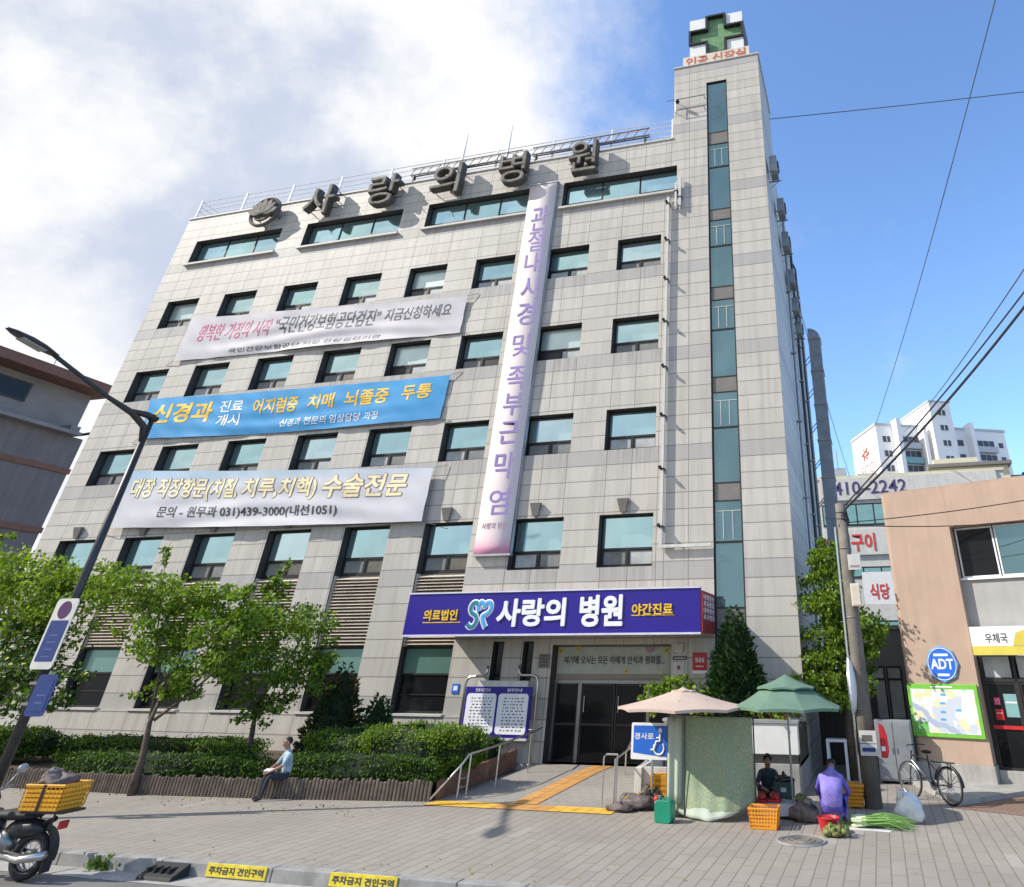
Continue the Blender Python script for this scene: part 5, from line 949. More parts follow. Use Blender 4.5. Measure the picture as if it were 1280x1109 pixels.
def basket(name, label, loc, w_, d_, h, m, rz=0.0, taper=.85, cat='crate', fill=None):
    t = empty(name, loc, label, cat, None, rz); b = MB(); n = 9
    def wall(p0, p1, q0, q1):
        P0, P1, Q0, Q1 = map(Vector, (p0, p1, q0, q1)); 
        for f in (0, .18, .36, .54, .72, .92): a0, a1 = P0.lerp(Q0, f), P1.lerp(Q1, f); e0, e1 = P0.lerp(Q0, f + .10), P1.lerp(Q1, f + .10); nn = (a1 - a0).cross(Q0 - P0).normalized() * .008; b.add([a0 - nn, a1 - nn, e1 - nn, e0 - nn, a0 + nn, a1 + nn, e1 + nn, e0 + nn], [(0, 1, 2, 3), (7, 6, 5, 4), (0, 4, 5, 1), (1, 5, 6, 2), (2, 6, 7, 3), (3, 7, 4, 0)])
        for i in range(n + 1): a, e = P0.lerp(P1, i / n), Q0.lerp(Q1, i / n); b.tube([a, e], .011, 4)
    k = taper; B_ = [(-w_ * k, -d_ * k, .01), (w_ * k, -d_ * k, .01), (w_ * k, d_ * k, .01), (-w_ * k, d_ * k, .01)]; T_ = [(-w_, -d_, h), (w_, -d_, h), (w_, d_, h), (-w_, d_, h)]
    for i in range(4): wall(B_[i], B_[(i + 1) % 4], T_[i], T_[(i + 1) % 4])
    b.box(-w_ * k, -d_ * k, .0, w_ * k, d_ * k, .015); b.build('body', m, t)
    b = MB(); b.tube(T_, .016, 6, True); b.build('rim', m, t)
    if fill: b = MB(); [b.blob((random.Random(i).uniform(-.7, .7) * w_, random.Random(i + 9).uniform(-.7, .7) * d_, h * .75), (.06, .05, .05), i, .2, 8, 6) for i in range(14)]; b.build('contents', fill, t, smooth=True)
    return t
basket('plastic_crate', 'orange plastic crate standing on the pavement in front of the stall table', (-2.41, -5.95, 0), .27, .2, .30, 'orange')
basket('plastic_basket', 'orange plastic basket beside the utility pole behind the squatting person', (-.86, -3.55, .03), .2, .18, .36, 'orange', 0, .72, 'basket', 'squash')
basket('plastic_crate', 'tall yellow plastic crate below the blue ramp sign', (-4.86, -4.35, 0), .19, .16, .52, 'yplast', R_(6), .97)
t = empty('jerrycan', (-4.32, -5.92, 0), 'green plastic jerrycan on the pavement left of the curtain', 'container', None, R_(-8))
b = MB(); b.prism(rrect(-.17, .17, 0, .34, .06), -.12, .12, lambda a, c, d: (a, d, c)); b.build('can', 'wgreen', t, bevel=.012); b = MB(); b.lathe([(.035, .34), (.035, .39), (.03, .40)], (-.1, 0, 0), 10); b.build('cap', 'wgreen', t); b = MB(); b.tube([(-.02, 0, .34), (.0, 0, .38), (.1, 0, .38), (.12, 0, .34)], .014, 6); b.build('handle', 'wgreen', t)
t = empty('tarpaulin_bundle', (-5.2, -4.75, 0), 'dark striped tarpaulin bundle lying beside the ramp', 'bundle')
b = MB(); b.blob((0, 0, .10), (.42, .30, .14), 3, .22, 18, 10); b.blob((.14, .3, .16), (.26, .26, .2), 8, .22, 16, 10); b.blob((-.28, -.35, .06), (.26, .2, .08), 5, .25, 14, 8); b.build('bundle', 'tarp', t, smooth=True); b = MB(); b.tube([(-.3, -.1, .18), (0, .0, .25), (.25, .2, .34)], .01, 5); b.build('cord', 'yellowt', t)
t = empty('small_bag', (-4.62, -5.25, 0), 'small pale pink and blue bag between the jerrycan and the tarpaulin', 'bag'); b = MB(); b.blob((0, 0, .14), (.10, .09, .15), 2, .15, 12, 8); b.build('bag', 'bag', t, smooth=True); b = MB(); b.blob((-.04, -.06, .26), (.06, .05, .05), 4, .2, 10, 6); b.build('top', 'redt', t, smooth=True)
# goods
t = empty('stall_table', (-2.2, -4.85, 0), 'low stall table with pale trays under the green parasol', 'table')
b = MB(); b.box(-.58, -.28, .19, .60, .28, .23); b.build('top', 'tray', t, bevel=.006)
for x in (-.52, .54):
    for y in (-.22, .22): b = MB(); b.box(x - .025, y - .025, 0, x + .025, y + .025, .188); b.build('leg', 'steeld', t)
b = MB(); b.add([(-.6 + 1.22 * i / 16, -.29 - .012 * math.sin(i * 1.9), z) for z in (.05, .228) for i in range(17)], [(i, i + 1, 18 + i, 17 + i) for i in range(16)]); b.build('cover', 'tray', t)
for k, (x, y, m_, lab) in enumerate(((-2.62, -4.95, 'tomato', 'tray of red produce at the left end of the stall table'), (-2.36, -4.85, 'tomato', 'tray of red produce beside the dark green box'), (-1.84, -4.95, 'squash', 'tray of greenish vegetables at the right end of the stall table'))):
    t = empty('produce_tray', (x, y, .232), lab, 'produce', 'trays on the stall table'); b = MB(); ring_ = [(-.11, -.15), (.11, -.15), (.11, .15), (-.11, .15)]; b.tube([(a, c, .03) for a, c in ring_], .014, 5, True); b.box(-.11, -.15, 0, .11, .15, .012); b.build('tray', 'redpl' if k < 2 else 'tray', t)
    b = MB(); r = random.Random(k); [b.blob((r.uniform(-.08, .08), r.uniform(-.12, .12), .06 + .05 * r.random()), (.045, .045, .042), q, .06, 8, 6) for q in range(16)]; b.build('produce', m_, t, smooth=True)
t = empty('storage_box', (-2.22, -4.45, .23), 'dark green box with a knotted bag top standing behind the trays', 'box'); b = MB(); b.box(-.2, -.15, .004, .2, .15, .28); b.build('case', 'dgreen', t, bevel=.015); b = MB(); b.blob((0, 0, .31), (.19, .14, .06), 3, .25, 12, 8); b.blob((.0, 0, .38), (.04, .04, .06), 4, .2, 8, 6); b.build('bag_top', 'blackp', t, smooth=True); b = MB(); b.box(-.05, -.156, .12, .06, -.152, .19); b.build('sticker', 'tray', t)
t = empty('red_basin', (-1.25, -6.05, 0), 'red plastic basin on the pavement in front of the squatting person', 'basin'); b = MB(); b.lathe([(.14, 0), (.19, .2), (.205, .21), (.195, .22), (.17, .18), (.12, .03)], (0, 0, 0), 22); b.build('basin', 'redpl', t, smooth=False); b = MB(); b.blob((0, 0, .16), (.15, .15, .05), 3, .2, 12, 6); b.build('contents', 'tomato', t, smooth=True)
t = empty('vegetable_pile', (-1.08, -6.35, 0), 'small pile of greenish brown vegetables beside the red basin', 'vegetables'); b = MB(); r = random.Random(7)
for k in range(14): b.blob((r.uniform(-.2, .2), r.uniform(-.12, .12), .05 + .07 * r.random()), (.085, .06, .05), k, .25, 9, 6)
b.build('pile', 'squash', t, smooth=True); b = MB(); leaf_quads(b, [Vector((r.uniform(-.2, .2), r.uniform(-.13, .13), r.uniform(.06, .17))) for _ in range(60)], .09, r); b.build('leaves', ['leafB', 'leafC', 'onionw'], t)
t = empty('green_onion_bundle', (-.45, -5.35, 0), 'spread bundle of long green onions on a white sheet by the pole', 'vegetables'); b = MB(); b.add([(-.52, -.36, .008), (.25, -.44, .008), (.42, .1, .008), (-.30, .22, .008)], [(0, 1, 2, 3)]); sh = b.build('sheet', 'bag', t); sm = sh.modifiers.new('t', 'SOLIDIFY'); sm.thickness = .006
b = MB(); r = random.Random(3)
for k in range(120):
    y = r.uniform(-.28, .22); z = .03 + r.random() * .10; x0 = -.38 + r.uniform(-.06, .06); a = r.uniform(-.18, .18); L2 = r.uniform(.75, 1.1)
    b.m(1); b.tube([(x0, y, z), (x0 + .18, y + a * .18, z + .01)], .011, 4); b.m(0); b.tube([(x0 + .18, y + a * .18, z + .01), (x0 + L2 * .6, y + a * L2 * .6, z + .04), (x0 + L2, y + a * L2 + r.uniform(-.05, .05), max(.012, z - .04 + r.uniform(-.02, .03)))], [.011, .009, .003], 4)
b.build('onions', ['onion', 'onionw'], t)
t = empty('plastic_bag', (.18, -4.85, 0), 'crumpled translucent white plastic bag on the pavement by the pole', 'bag'); b = MB(); b.blob((0, 0, .20), (.24, .2, .23), 12, .18, 20, 12); b.blob((-.12, 0, .40), (.07, .06, .09), 4, .3, 10, 7); b.build('bag', 'bag', t, smooth=True); b = MB(); b.tube([(-.12, -.03, .44), (-.15, -.06, .54), (-.08, -.02, .5)], .014, 5); b.build('handle', 'bag', t)
t = empty('work_sack', (-1.75, -5.25, 0), 'dark lumpy sack on the ground right of the stall table', 'sack'); b = MB(); b.blob((0, 0, .14), (.26, .2, .16), 5, .2, 16, 10); b.build('sack', 'tarp', t, smooth=True); b = MB(); b.blob((.08, -.05, .31), (.09, .07, .06), 7, .25, 10, 7); b.build('tied_top', 'spandrel', t, smooth=True)
t = empty('plastic_chair', (-1.38, .3, .0), 'white square framed stand in the dark alley behind the stall', 'stand')
b = MB(); b.box(-.27, -.2, .80, .27, .2, .86); b.build('top', 'white', t, bevel=.01)
for x in (-.24, .22):
    for y in (-.17, .17): b = MB(); b.box(x - .025, y - .025, 0, x + .045, y + .025, .798); b.build('leg', 'white', t)
t.name = 'white_stand'
# alley between the buildings
t = empty('alley_gate', (-1.98, 2.6, 0), 'dark slatted gate across the shaded alley', 'gate'); b = MB(); b.box(0, 0, .05, 1.75, .05, 1.75); b.build('panel', 'frame', t); b = MB(); [b.box(.04 + k * .15, -.03, .1, .10 + k * .15, -.002, 1.85) for k in range(12)]; b.box(0, -.025, 1.86, 1.75, .05, 1.92); b.build('slats', 'blackp', t)
t = empty('alley_annex', (-.15, 3.4, 0), 'low grey annex with pale window panes between the alley tree and the post office', 'building')
b = MB(); b.box(-.35, 0, 0, 1.6, 3.5, 3.5); b.build('wall', 'lgrey', t); b = MB(); b.box(-.4, -.05, 3.505, 1.6, 3.5, 3.62); b.build('roof', 'roof', t)
for x in (-.22, .28):
    b = MB(); ring(b, x, x + .46, 1.1, 2.5, .05, -.05, -.004); b.box(x + .05, -.045, 2.12, x + .41, -.006, 2.18); f = b.build('window', 'frame', t); p = MB(); p.box(x + .05, -.03, 1.15, x + .41, -.02, 2.12); p.box(x + .05, -.03, 2.18, x + .41, -.02, 2.45); p.build('pane', 'sash2', f)
t = empty('metal_cabinet', (-.36, -.15, 0), 'pale grey two door metal cabinet against the post office corner', 'cabinet', None, R_(-6)); b = MB(); b.box(0, 0, .06, .9, .4, 1.32); b.build('case', 'ductm', t, bevel=.01)
for x in (.02, .46): b = MB(); b.box(x, -.02, .10, x + .42, -.002, 1.28); d = b.build('door', 'ductm', t, bevel=.004); p = MB(); p.box(x + (.36 if x < .3 else .03), -.035, .62, x + (.39 if x < .3 else .06), -.0205, .74); p.build('handle', 'steeld', d)
# manhole and kerb paint
t = empty('manhole_cover', (-1.66, -6.85, 0), 'round rusty manhole cover in the pavement below the stall', 'manhole cover'); b = MB(); b.lathe([(.38, .002), (.38, .010), (.355, .014)], (0, 0, 0), 36); b.build('cover', 'spandrel', t)
b = MB(); [b.torus((0, 0, .016), q, .012, 'Z', 30, 5) for q in (.33, .23, .13)]; [b.obox((.18 * math.cos(k * .7), .18 * math.sin(k * .7), .016), (.03 * math.cos(k * .7), .03 * math.sin(k * .7), 0), (-.012 * math.sin(k * .7), .012 * math.cos(k * .7), 0), (0, 0, .006)) for k in range(9)]; b.build('tread', 'letter', t); b = MB(); b.torus((0, 0, .006), .40, .022, 'Z', 36, 5); b.build('frame', 'kerb', t)
for k, (px0, px1, lab) in enumerate(((258, 331, 'yellow no parking plate on the kerb face, the left one'), (414, 497, 'yellow no parking plate on the kerb face, the right one'))):
    a, c = WF(px0, 1086, KY - .02), WF(px1, 1098, KY - .02); t = empty('kerb_plate', (a.x, KY, -.14), lab, 'kerb sign', 'yellow plates on the kerb'); L_ = c.x - a.x
    b = MB(); b.box(0, -.016, 0.0, L_, -.003, .155); b.build('plate', 'kyel', t, bevel=.004); text('주차금지 견인구역', 'lettering', 'blackt', (.05, L_ - .05, .035, .12), (0, -.0165, 0), (1, 0, 0), (0, 0, 1), .003, .03, t)
t = empty('kerb_ramp', (-11.05, KY - .02, -.157), 'black rubber kerb ramp block at the road edge', 'kerb ramp'); b = MB(); b.prism([(0, 0), (-.32, 0), (-.30, .04), (-.02, .15), (0, .15)], 0, .62, lambda a, c, d: (d, a, c)); b.build('block', 'black', t, bevel=.008); b = MB(); [b.box(.06 + k * .13, -.24, .075, .10 + k * .13, -.08, .125) for k in range(4)]; b.build('grip_rib', 'blackp', t)
t = empty('weeds', (-12.1, KY + .0, -.15), 'tuft of weeds growing in the gutter by the motorbike', 'weeds'); b = MB(); r = random.Random(2); leaf_quads(b, [Vector((r.gauss(0, .12), r.gauss(-.05, .05), abs(r.gauss(.05, .05)))) for _ in range(120)], .07, r, up=0); b.build('leaves', ['leafB', 'leafC', 'leafA'], t); b = MB(); [b.tube([(r.gauss(0, .05), -.05, 0), (r.gauss(0, .1), -.06, .17)], .006, 4) for _ in range(8)]; b.build('stems', 'leafB', t)
# ------------------------------------------------------------------ street lamp with two signs
t = empty('street_lamp', (-17.0, -8.9, 0), 'tall charcoal street lamp with a curved arm and leaf shaped head', 'street lamp')
b = MB(); b.lathe([(.16, 0), (.16, .35), (.10, .45)], (0, 0, 0), 16); b.build('base', 'lamp', t); b = MB(); b.tube([(0, 0, .4), (0, 0, 4), (0, 0, 7.95)], [.095, .085, .07], 14); b.build('pole', 'lamp', t, smooth=True)
b = MB(); b.tube([(0, 0, 7.2), (0, -.12, 7.62), (0, -.5, 7.83), (0, -1.2, 8.0), (0, -2.62, 8.46)], [.055, .075, .075, .05, .045], 10); b.tube([(0, .12, 7.86), (0, -.15, 7.9), (0, -.6, 7.87)], [.08, .08, .05], 8); b.build('arm', 'lamp', t, smooth=True)
b = MB(); st_ = [(0, .06, .05), (.12, .11, .06), (.35, .17, .08), (.65, .18, .085), (.95, .12, .06), (1.12, .04, .03)]; ax_ = Vector((0, -.985, .17)); c0 = Vector((0, -2.58, 8.46)); V = []; nn = 14
for s_, w_, h in st_:
    for i in range(nn): a = 2 * math.pi * i / nn; V.append(c0 + ax_ * s_ + Vector((w_ * math.cos(a), 0, 0)) + Vector((0, .17, .985)) * (h * math.sin(a) * (1 if math.sin(a) > 0 else .6)))
b.add(V, [(j * nn + i, j * nn + (i + 1) % nn, (j + 1) * nn + (i + 1) % nn, (j + 1) * nn + i) for j in range(5) for i in range(nn)] + [tuple(range(nn)), tuple(5 * nn + i for i in range(nn))]); hd = b.build('head', 'lamp', t, smooth=True)
b = MB(); c1 = c0 + ax_ * .55 - Vector((0, .17, .985)) * .045; b.obox(c1, (.12, 0, 0), ax_ * .26, Vector((0, .17, .985)) * .012); b.build('lens', 'lens', hd)
def post_sign(label, zc, w_, h, x, circ):
    t = empty('pole_sign', (-17.0, -9.0, zc), label, 'sign'); b = MB(); b.prism(rrect(x - w_, x + w_, -h, h, .08), -.03, -.012, lambda a, c, d: (a, d, c)); b.build('plate', 'offw' if circ else 'navyf', t); b = MB()
    top = h - (.42 if circ else .08); b.prism(rrect(x - w_ + .06, x + w_ - .06, -h + (.14 if circ else .08), top, .03), -.0305, -.036, lambda a, c, d: (a, d, c)); p = b.build('blue_field', 'navyf', t)
    r = random.Random(4); b = MB()
    for k in range(4 if circ else 2): b.box(x - .10, -.039, -h + .22 + k * .13, x + .12, -.0365, -h + .24 + k * .13)
    b.build('faded_print', mat('faded_blue_print', (.10, .12, .30), .5), p)
    if circ: b = MB(); b.prism([(x + .17 * math.cos(k * .3142), h - .22 + .17 * math.sin(k * .3142)) for k in range(20)], -.0305, -.037, lambda a, c, d: (a, d, c)); b.build('disc', mat('dark_purple_disc', (.07, .02, .09), .5), t)
    b = MB(); [b.box(-.11, -.011, z, .11, .12, z + .05) for z in (-h * .5, h * .5)]; b.build('clamp', 'steeld', t)
M['navyf'] = mat('deep_blue_sign_field', (.014, .04, .165), .5, 0, .12)
post_sign('white framed sign with a dark disc above a blue field, on the lamp post', 3.13, .30, .66, .02, True); post_sign('lower plain blue sign on the lamp post above the motorbike', 2.02, .26, .36, .36, False)
# ------------------------------------------------------------------ motorbike with delivery crate (heading left)
t = empty('delivery_motorbike', (-13.15, -11.3, -.158), 'dark delivery motorbike parked at the kerb', 'motorbike', None, R_(8))
def wheel(b_parent, c, R, w_, spk=10, hub=.07, rim='steeld'):
    b = MB(); b.torus((c[0], c[1], c[2]), R - w_, w_, 'Y', 30, 10); ty = b.build('wheel', 'black', b_parent, smooth=True); b = MB(); b.torus(c, R - 2.1 * w_, .018, 'Y', 28, 6)
    for k in range(spk): a = k * 6.283 / spk; b.tube([c, (c[0] + (R - 2 * w_) * math.cos(a), c[1] + .02 * (-1) ** k, c[2] + (R - 2 * w_) * math.sin(a))], .006, 4)
    b.lathe([(hub, -.05), (hub, .05)], c, 12, 'Y'); b.build('rim', rim, ty); return ty
wheel(t, (.55, 0, .29), .29, .055); wheel(t, (-.72, 0, .29), .29, .05)
b = MB(); b.tube([(-.60, 0, .95), (-.50, 0, .70), (-.2, 0, .40), (.25, 0, .38), (.5, 0, .62), (.75, 0, .72)], .035, 8); b.tube([(.55, .1, .29), (.2, .1, .35)], .025, 6); b.tube([(.55, -.1, .29), (.2, -.1, .35)], .025, 6); b.tube([(-.72, .07, .29), (-.56, .07, .98)], .025, 6); b.tube([(-.72, -.07, .29), (-.56, -.07, .98)], .025, 6); b.build('frame', 'blackp', t)
b = MB(); b.blob((0, 0, .42), (.22, .14, .17), 3, .12, 12, 8); b.build('engine', 'steeld', t, smooth=True); b = MB(); b.blob((-.30, 0, .62), (.24, .13, .20), 5, .08, 14, 9); b.blob((.35, 0, .60), (.34, .13, .12), 6, .06, 14, 8); b.build('body_panel', 'blackp', t, smooth=True)
b = MB(); b.blob((.12, 0, .76), (.42, .15, .07), 4, .05, 16, 8); b.build('saddle', 'black', t, smooth=True)
b = MB(); pr = [(.55 + .36 * math.cos(R_(a)), .29 + .36 * math.sin(R_(a))) for a in range(-10, 130, 14)]; V = [(x, y, z) for y in (-.08, .08) for x, z in pr]; k = len(pr); b.add(V, [(i, i + 1, k + i + 1, k + i) for i in range(k - 1)]); b.box(.86, -.08, .10, .88, .08, .32); b.build('mudguard', 'blackp', t)
b = MB(); b.tube([(-.56, -.36, 1.06), (-.6, -.12, 1.0), (-.6, .12, 1.0), (-.56, .36, 1.06)], .016, 6); b.build('handlebar', 'steeld', t)
for s_ in (-1, 1): b = MB(); b.tube([(-.57, .22 * s_, 1.03), (-.52, .34 * s_, 1.24)], .008, 5); b.blob((-.51, .37 * s_, 1.28), (.03, .09, .06), 3, 0, 10, 7); b.build('mirror', 'galv', t, smooth=True)
b = MB(); b.tube([(.2, -.14, .30), (.55, -.18, .27), (.95, -.18, .33)], [.03, .045, .055], 9); b.build('exhaust', 'steel', t, smooth=True)
b = MB(); b.box(.88, -.07, .60, .93, .07, .70); b.build('tail_light', 'redpl', t, bevel=.012); b = MB(); b.box(.30, -.2, .80, 1.0, .2, .83); b.tube([(.4, .1, .7), (.4, .1, .8)], .015, 5); b.tube([(.8, -.1, .66), (.8, -.1, .8)], .015, 5); b.build('rack', 'blackp', t)
b = MB(); b.tube([(.3, .12, .25), (.42, .24, 0.0)], .014, 5); b.build('side_stand', 'steeld', t)
cr = basket('delivery_crate', 'yellow orange delivery crate strapped on the back of the motorbike', (-12.58, -11.2, .675), .32, .24, .31, 'yplast', R_(8), .97)
b = MB(); b.box(-.29, -.225, .012, .29, .225, .25); b.build('liner', 'orange', cr); b = MB(); b.blob((-.04, 0, .33), (.27, .2, .09), 4, .28, 16, 9); b.blob((-.2, .02, .40), (.13, .14, .09), 9, .25, 12, 8); b.build('cover', 'tarp', cr, smooth=True); b = MB(); b.box(-.02, -.255, .0, .02, -.247, .32); b.build('strap', 'blackp', cr)
# ------------------------------------------------------------------ utility pole
t = empty('utility_pole', (-.5, -3.5, 0), 'tapered concrete utility pole right of the stall', 'utility pole'); b = MB(); b.tube([(0, 0, 0), (.0, 0, 3), (-.02, 0, 6.06)], [.185, .16, .125], 16); b.build('pole', 'conc2', t, smooth=True)
b = MB(); [b.torus((-.01, 0, z), .17 - z * .006, .018, 'Z', 16, 5) for z in (1.72, 3.5, 5.0, 5.7, 5.85)]; b.build('band', 'steeld', t); b = MB(); [b.tube([(.12 * s_, 0, z), (.3 * s_, 0, z + .02)], .012, 5) for s_, z in ((1, 2.2), (-1, 2.6), (1, 3.0), (-1, 3.4))]; b.build('step', 'steeld', t)
b = MB(); b.tube([(-.22, -.05, 0), (-.21, -.05, 3), (-.2, -.05, 5.5)], .028, 8); b.build('cable_pipe', 'steel', t)
b = MB(); b.blob((.02, -.02, 5.72), (.13, .12, .22), 3, .2, 10, 7); b.tube([(-.1, -.1, 5.5), (.12, -.12, 5.9), (.16, 0, 5.6)], .02, 5); b.build('cable_joint', 'cable', t)
t = empty('pole_box', (-.37, -3.72, 3.72), 'cream metal junction box high on the utility pole', 'box'); b = MB(); b.box(-.11, -.07, 0, .11, .07, .48); b.build('case', 'cream', t, bevel=.015); b = MB(); b.box(-.09, -.078, .03, .09, -.072, .45); b.build('lid', 'cream', t, bevel=.002)
t = empty('pole_notice_plate', (-.33, -3.7, 4.5), 'small grey white plate on the utility pole above the cream box', 'sign'); b = MB(); b.box(-.14, -.03, 0, .16, .0, .34); b.build('plate', 'offw', t, bevel=.006); b = MB(); b.box(-.10, -.036, .06, .12, -.031, .1); b.build('print', 'mauvet', t)
t = empty('pole_poster', (-.47, -3.7, .90), 'two stacked white notices wrapped on the utility pole', 'poster'); b = MB(); b.box(-.17, -.03, 0, .18, -.01, .20); b.box(-.17, -.03, .215, .18, -.01, .44); b.build('sheet', 'offw', t); b = MB(); b.box(-.13, -.034, .07, .14, -.031, .14); b.build('dark_print', 'navyf', t); b = MB(); b.box(-.12, -.034, .25, .1, -.031, .36); b.build('green_print', 'sash3', t)
t = empty('red_wall_box', (-.22, -3.52, .86), 'bright red box strapped on the right of the utility pole', 'box'); b = MB(); b.prism([(0, 0), (.13, 0), (.17, .12), (.16, .38), (.10, .56), (0, .6)], -.12, .10, lambda a, c, d: (a, d, c)); b.build('case', 'redpl', t, bevel=.02); b = MB(); b.box(.02, -.128, .12, .10, -.121, .2); b.build('label', 'whitet', t)
t = empty('traffic_mirror', (-.72, -3.3, 0), 'white backed round traffic mirror seen edge on left of the utility pole', 'mirror'); b = MB(); b.lathe([(.60, -.02), (.60, .02), (.52, .09), (.3, .15), (.02, .18)], (0, 0, 2.15), 26, 'X'); 
b.build('back', 'white', t, smooth=False); b = MB(); b.tube([(.1, .05, 0), (.1, .05, 2.9)], .03, 8); b.build('post', 'white', t); b = MB(); b.lathe([(.58, -.024), (.4, -.06), (.02, -.08)], (0, 0, 2.15), 24, 'X'); b.build('glass', 'steel', t, smooth=True)
# ------------------------------------------------------------------ bicycle
t = empty('bicycle', (.33, -2.15, .0), 'dark bicycle with a silver down tube parked in the shade by the map board', 'bicycle', None, R_(-44))
wheel(t, (0, 0, .34), .34, .02, 16, .03); wheel(t, (1.08, 0, .34), .34, .02, 16, .035)
b = MB(); b.tube([(.10, 0, .72), (.07, 0, .60), (0, .0, .34)], .014, 6); b.tube([(.14, 0, .88), (.10, 0, .70)], .017, 6); b.tube([(.12, 0, .80), (.58, 0, .74)], .016, 6); b.tube([(.58, 0, .84), (.62, 0, .30)], .016, 6); b.tube([(.62, 0, .30), (1.08, 0, .34)], .011, 6); b.tube([(.58, 0, .72), (1.08, 0, .34)], .010, 6); b.build('frame', 'blackp', t)
b = MB(); b.tube([(.12, 0, .70), (.62, 0, .30)], .022, 8); b.build('down_tube', 'steel', t); b = MB(); b.blob((0.57, 0, .89), (.14, .07, .035), 2, .05, 12, 7); b.build('saddle', 'black', t, smooth=True); b = MB(); b.tube([(.30, -.29, .98), (.18, -.14, 1.0), (.15, 0, .98), (.18, .14, 1.0), (.30, .29, .98)], .012, 6); b.build('handlebar', 'blackp', t)
b = MB(); b.box(.72, -.07, .73, 1.25, .07, .75); b.tube([(1.1, .05, .36), (1.15, .05, .73)], .008, 5); b.tube([(1.1, -.05, .36), (1.15, -.05, .73)], .008, 5); b.build('rack', 'blackp', t); b = MB(); b.lathe([(.09, -.008), (.09, .008)], (.62, .03, .30), 16, 'Y'); b.tube([(.62, .05, .30), (.70, .05, .16)], .01, 5); b.box(.66, .05, .14, .76, .14, .165); b.tube([(.62, -.05, .30), (.54, -.05, .44)], .01, 5); b.box(.48, -.14, .43, .58, -.05, .455); b.build('crank', 'steeld', t); b = MB(); V = [(1.08 + .37 * math.cos(R_(a)), .34 + .37 * math.sin(R_(a))) for a in range(0, 170, 14)]; k = len(V); b.add([(x, y, z) for y in (-.03, .03) for x, z in V], [(i, i + 1, k + i + 1, k + i) for i in range(k - 1)]); b.build('mudguard', 'blackp', t)
# ------------------------------------------------------------------ post office (angled to the street)
SC = lambda o: setattr(o, 'scale', (.94,) * 3)
po = empty('post_office', (2.35, -.343, 0.1560), 'two storey tan rendered post office with a yellow and white sign at the right edge', 'building', None, R_(-20)); SC(po)
b = MB(); pl = [(-2.0 + .16 - .16 * math.cos(R_(a)), .16 - .16 * math.sin(R_(a))) for a in range(0, 91, 15)] + [(0, 0), (0, 6), (-2.0, 6)]
b.prism(pl, .30, 7.3, lambda a, c, d: (a, c, d)); b.box(0.003, 0, 6.12, 9, 6, 7.3); b.build('wall', 'tan', po)
b = MB(); b.box(-2.03, -.05, -.2, .04, .4, .297); b.box(.05, .25, -.2, 9, .6, .2); b.build('plinth', 'concrete', po, bevel=.01)
b = MB(); b.box(-1.95, .003, 7.303, 9, 6.0, 7.33); b.build('coping', 'tan', po)
b = MB(); b.box(.004, .28, 3.46, 9, .5, 4.66); b.build('grey_panel', 'greyw', po)
b = MB(); b.box(.004, .20, 4.663, 9, .5, 4.72); b.build('sill', 'white', po)
for x0, x1, dk in ((.05, 1.12, 1), (1.16, 3.2, 0), (3.24, 5.2, 1)):
    b = MB(); ring(b, x0, x1, 4.73, 6.10, .045, .34, .42); f = b.build('window', 'white', po); p = MB(); p.box(x0 + .046, .37, 4.776, x1 - .046, .38, 6.054); p.build('pane', 'dglass' if dk else 'stair', f)
    if not dk: c_ = MB(); c_.add([(x0 + .08 + .9 * i / 20, .41 + .02 * math.sin(i * 1.7), z) for z in (4.8, 6.03) for i in range(21)], [(i, i + 1, 22 + i, 21 + i) for i in range(20)]); c_.build('curtain', 'curt', f)
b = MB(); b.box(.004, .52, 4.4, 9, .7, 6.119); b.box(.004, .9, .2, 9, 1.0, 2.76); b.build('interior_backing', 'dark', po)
b = MB(); b.box(0.02, .34, 2.14, 9, .42, 2.24); b.box(.02, .34, .2, .08, .42, 2.75); b.box(.88, .34, .2, .96, .42, 2.75); b.box(1.9, .34, .2, 1.98, .42, 2.75); b.build('door_frame', 'frame', po)
for x0, x1 in ((.085, .875), (.965, 1.895)):
    b = MB(); ring(b, x0, x1, .21, 2.135, .05, .36, .41); d = b.build('door', 'frame', po); p = MB(); p.box(x0 + .051, .38, .265, x1 - .051, .39, 2.08); p.build('glass', 'dglass', d); p = MB(); p.box(x0 + .02, .345, 1.08, x1 - .02, .359, 1.16); p.build('push_bar', 'redpl', d)
    p = MB(); p.box(x0 + .051, .38, 2.245, x1 - .051, .39, 2.74); p.build('transom_glass', 'sash2', po)
t = empty('post_office_sign', (2.35, -.343, 2.7598), 'white sign with black Hangul and a yellow lower band over the post office door', 'sign', None, R_(-20)); SC(t)
b = MB(); b.box(.06, -.16, .21, 6, .11, .68); b.build('white_panel', 'whitet', t); b = MB(); b.box(.06, -.165, 0, 6, .11, .207); b.build('yellow_band', 'ygreen', t); text('우체국', 'lettering', 'blackt', (.44, 1.02, .28, .52), (0, -.161, 0), (1, 0, 0), (0, 0, 1), .006, .015, t)
b = MB(); b.prism([(1.12, .22), (1.55, .22), (1.75, .45), (1.5, .6), (1.25, .52)], -.1615, -.168, lambda a, c, d: (a, d, c)); b.build('swallow_mark', 'ygreen', t); b = MB(); b.box(2.0, -.168, .3, 2.5, -.1615, .36); b.build('red_stripe', 'redpl', t)
t = empty('security_sign', (2.35, -.343, 2.5624), 'round blue and white security company sign on the tan wall', 'sign', None, R_(-20)); SC(t)
b = MB(); cir = lambda r, n=28: [(-.87 + r * math.cos(k * 6.283 / n), r * math.sin(k * 6.283 / n)) for k in range(n)]
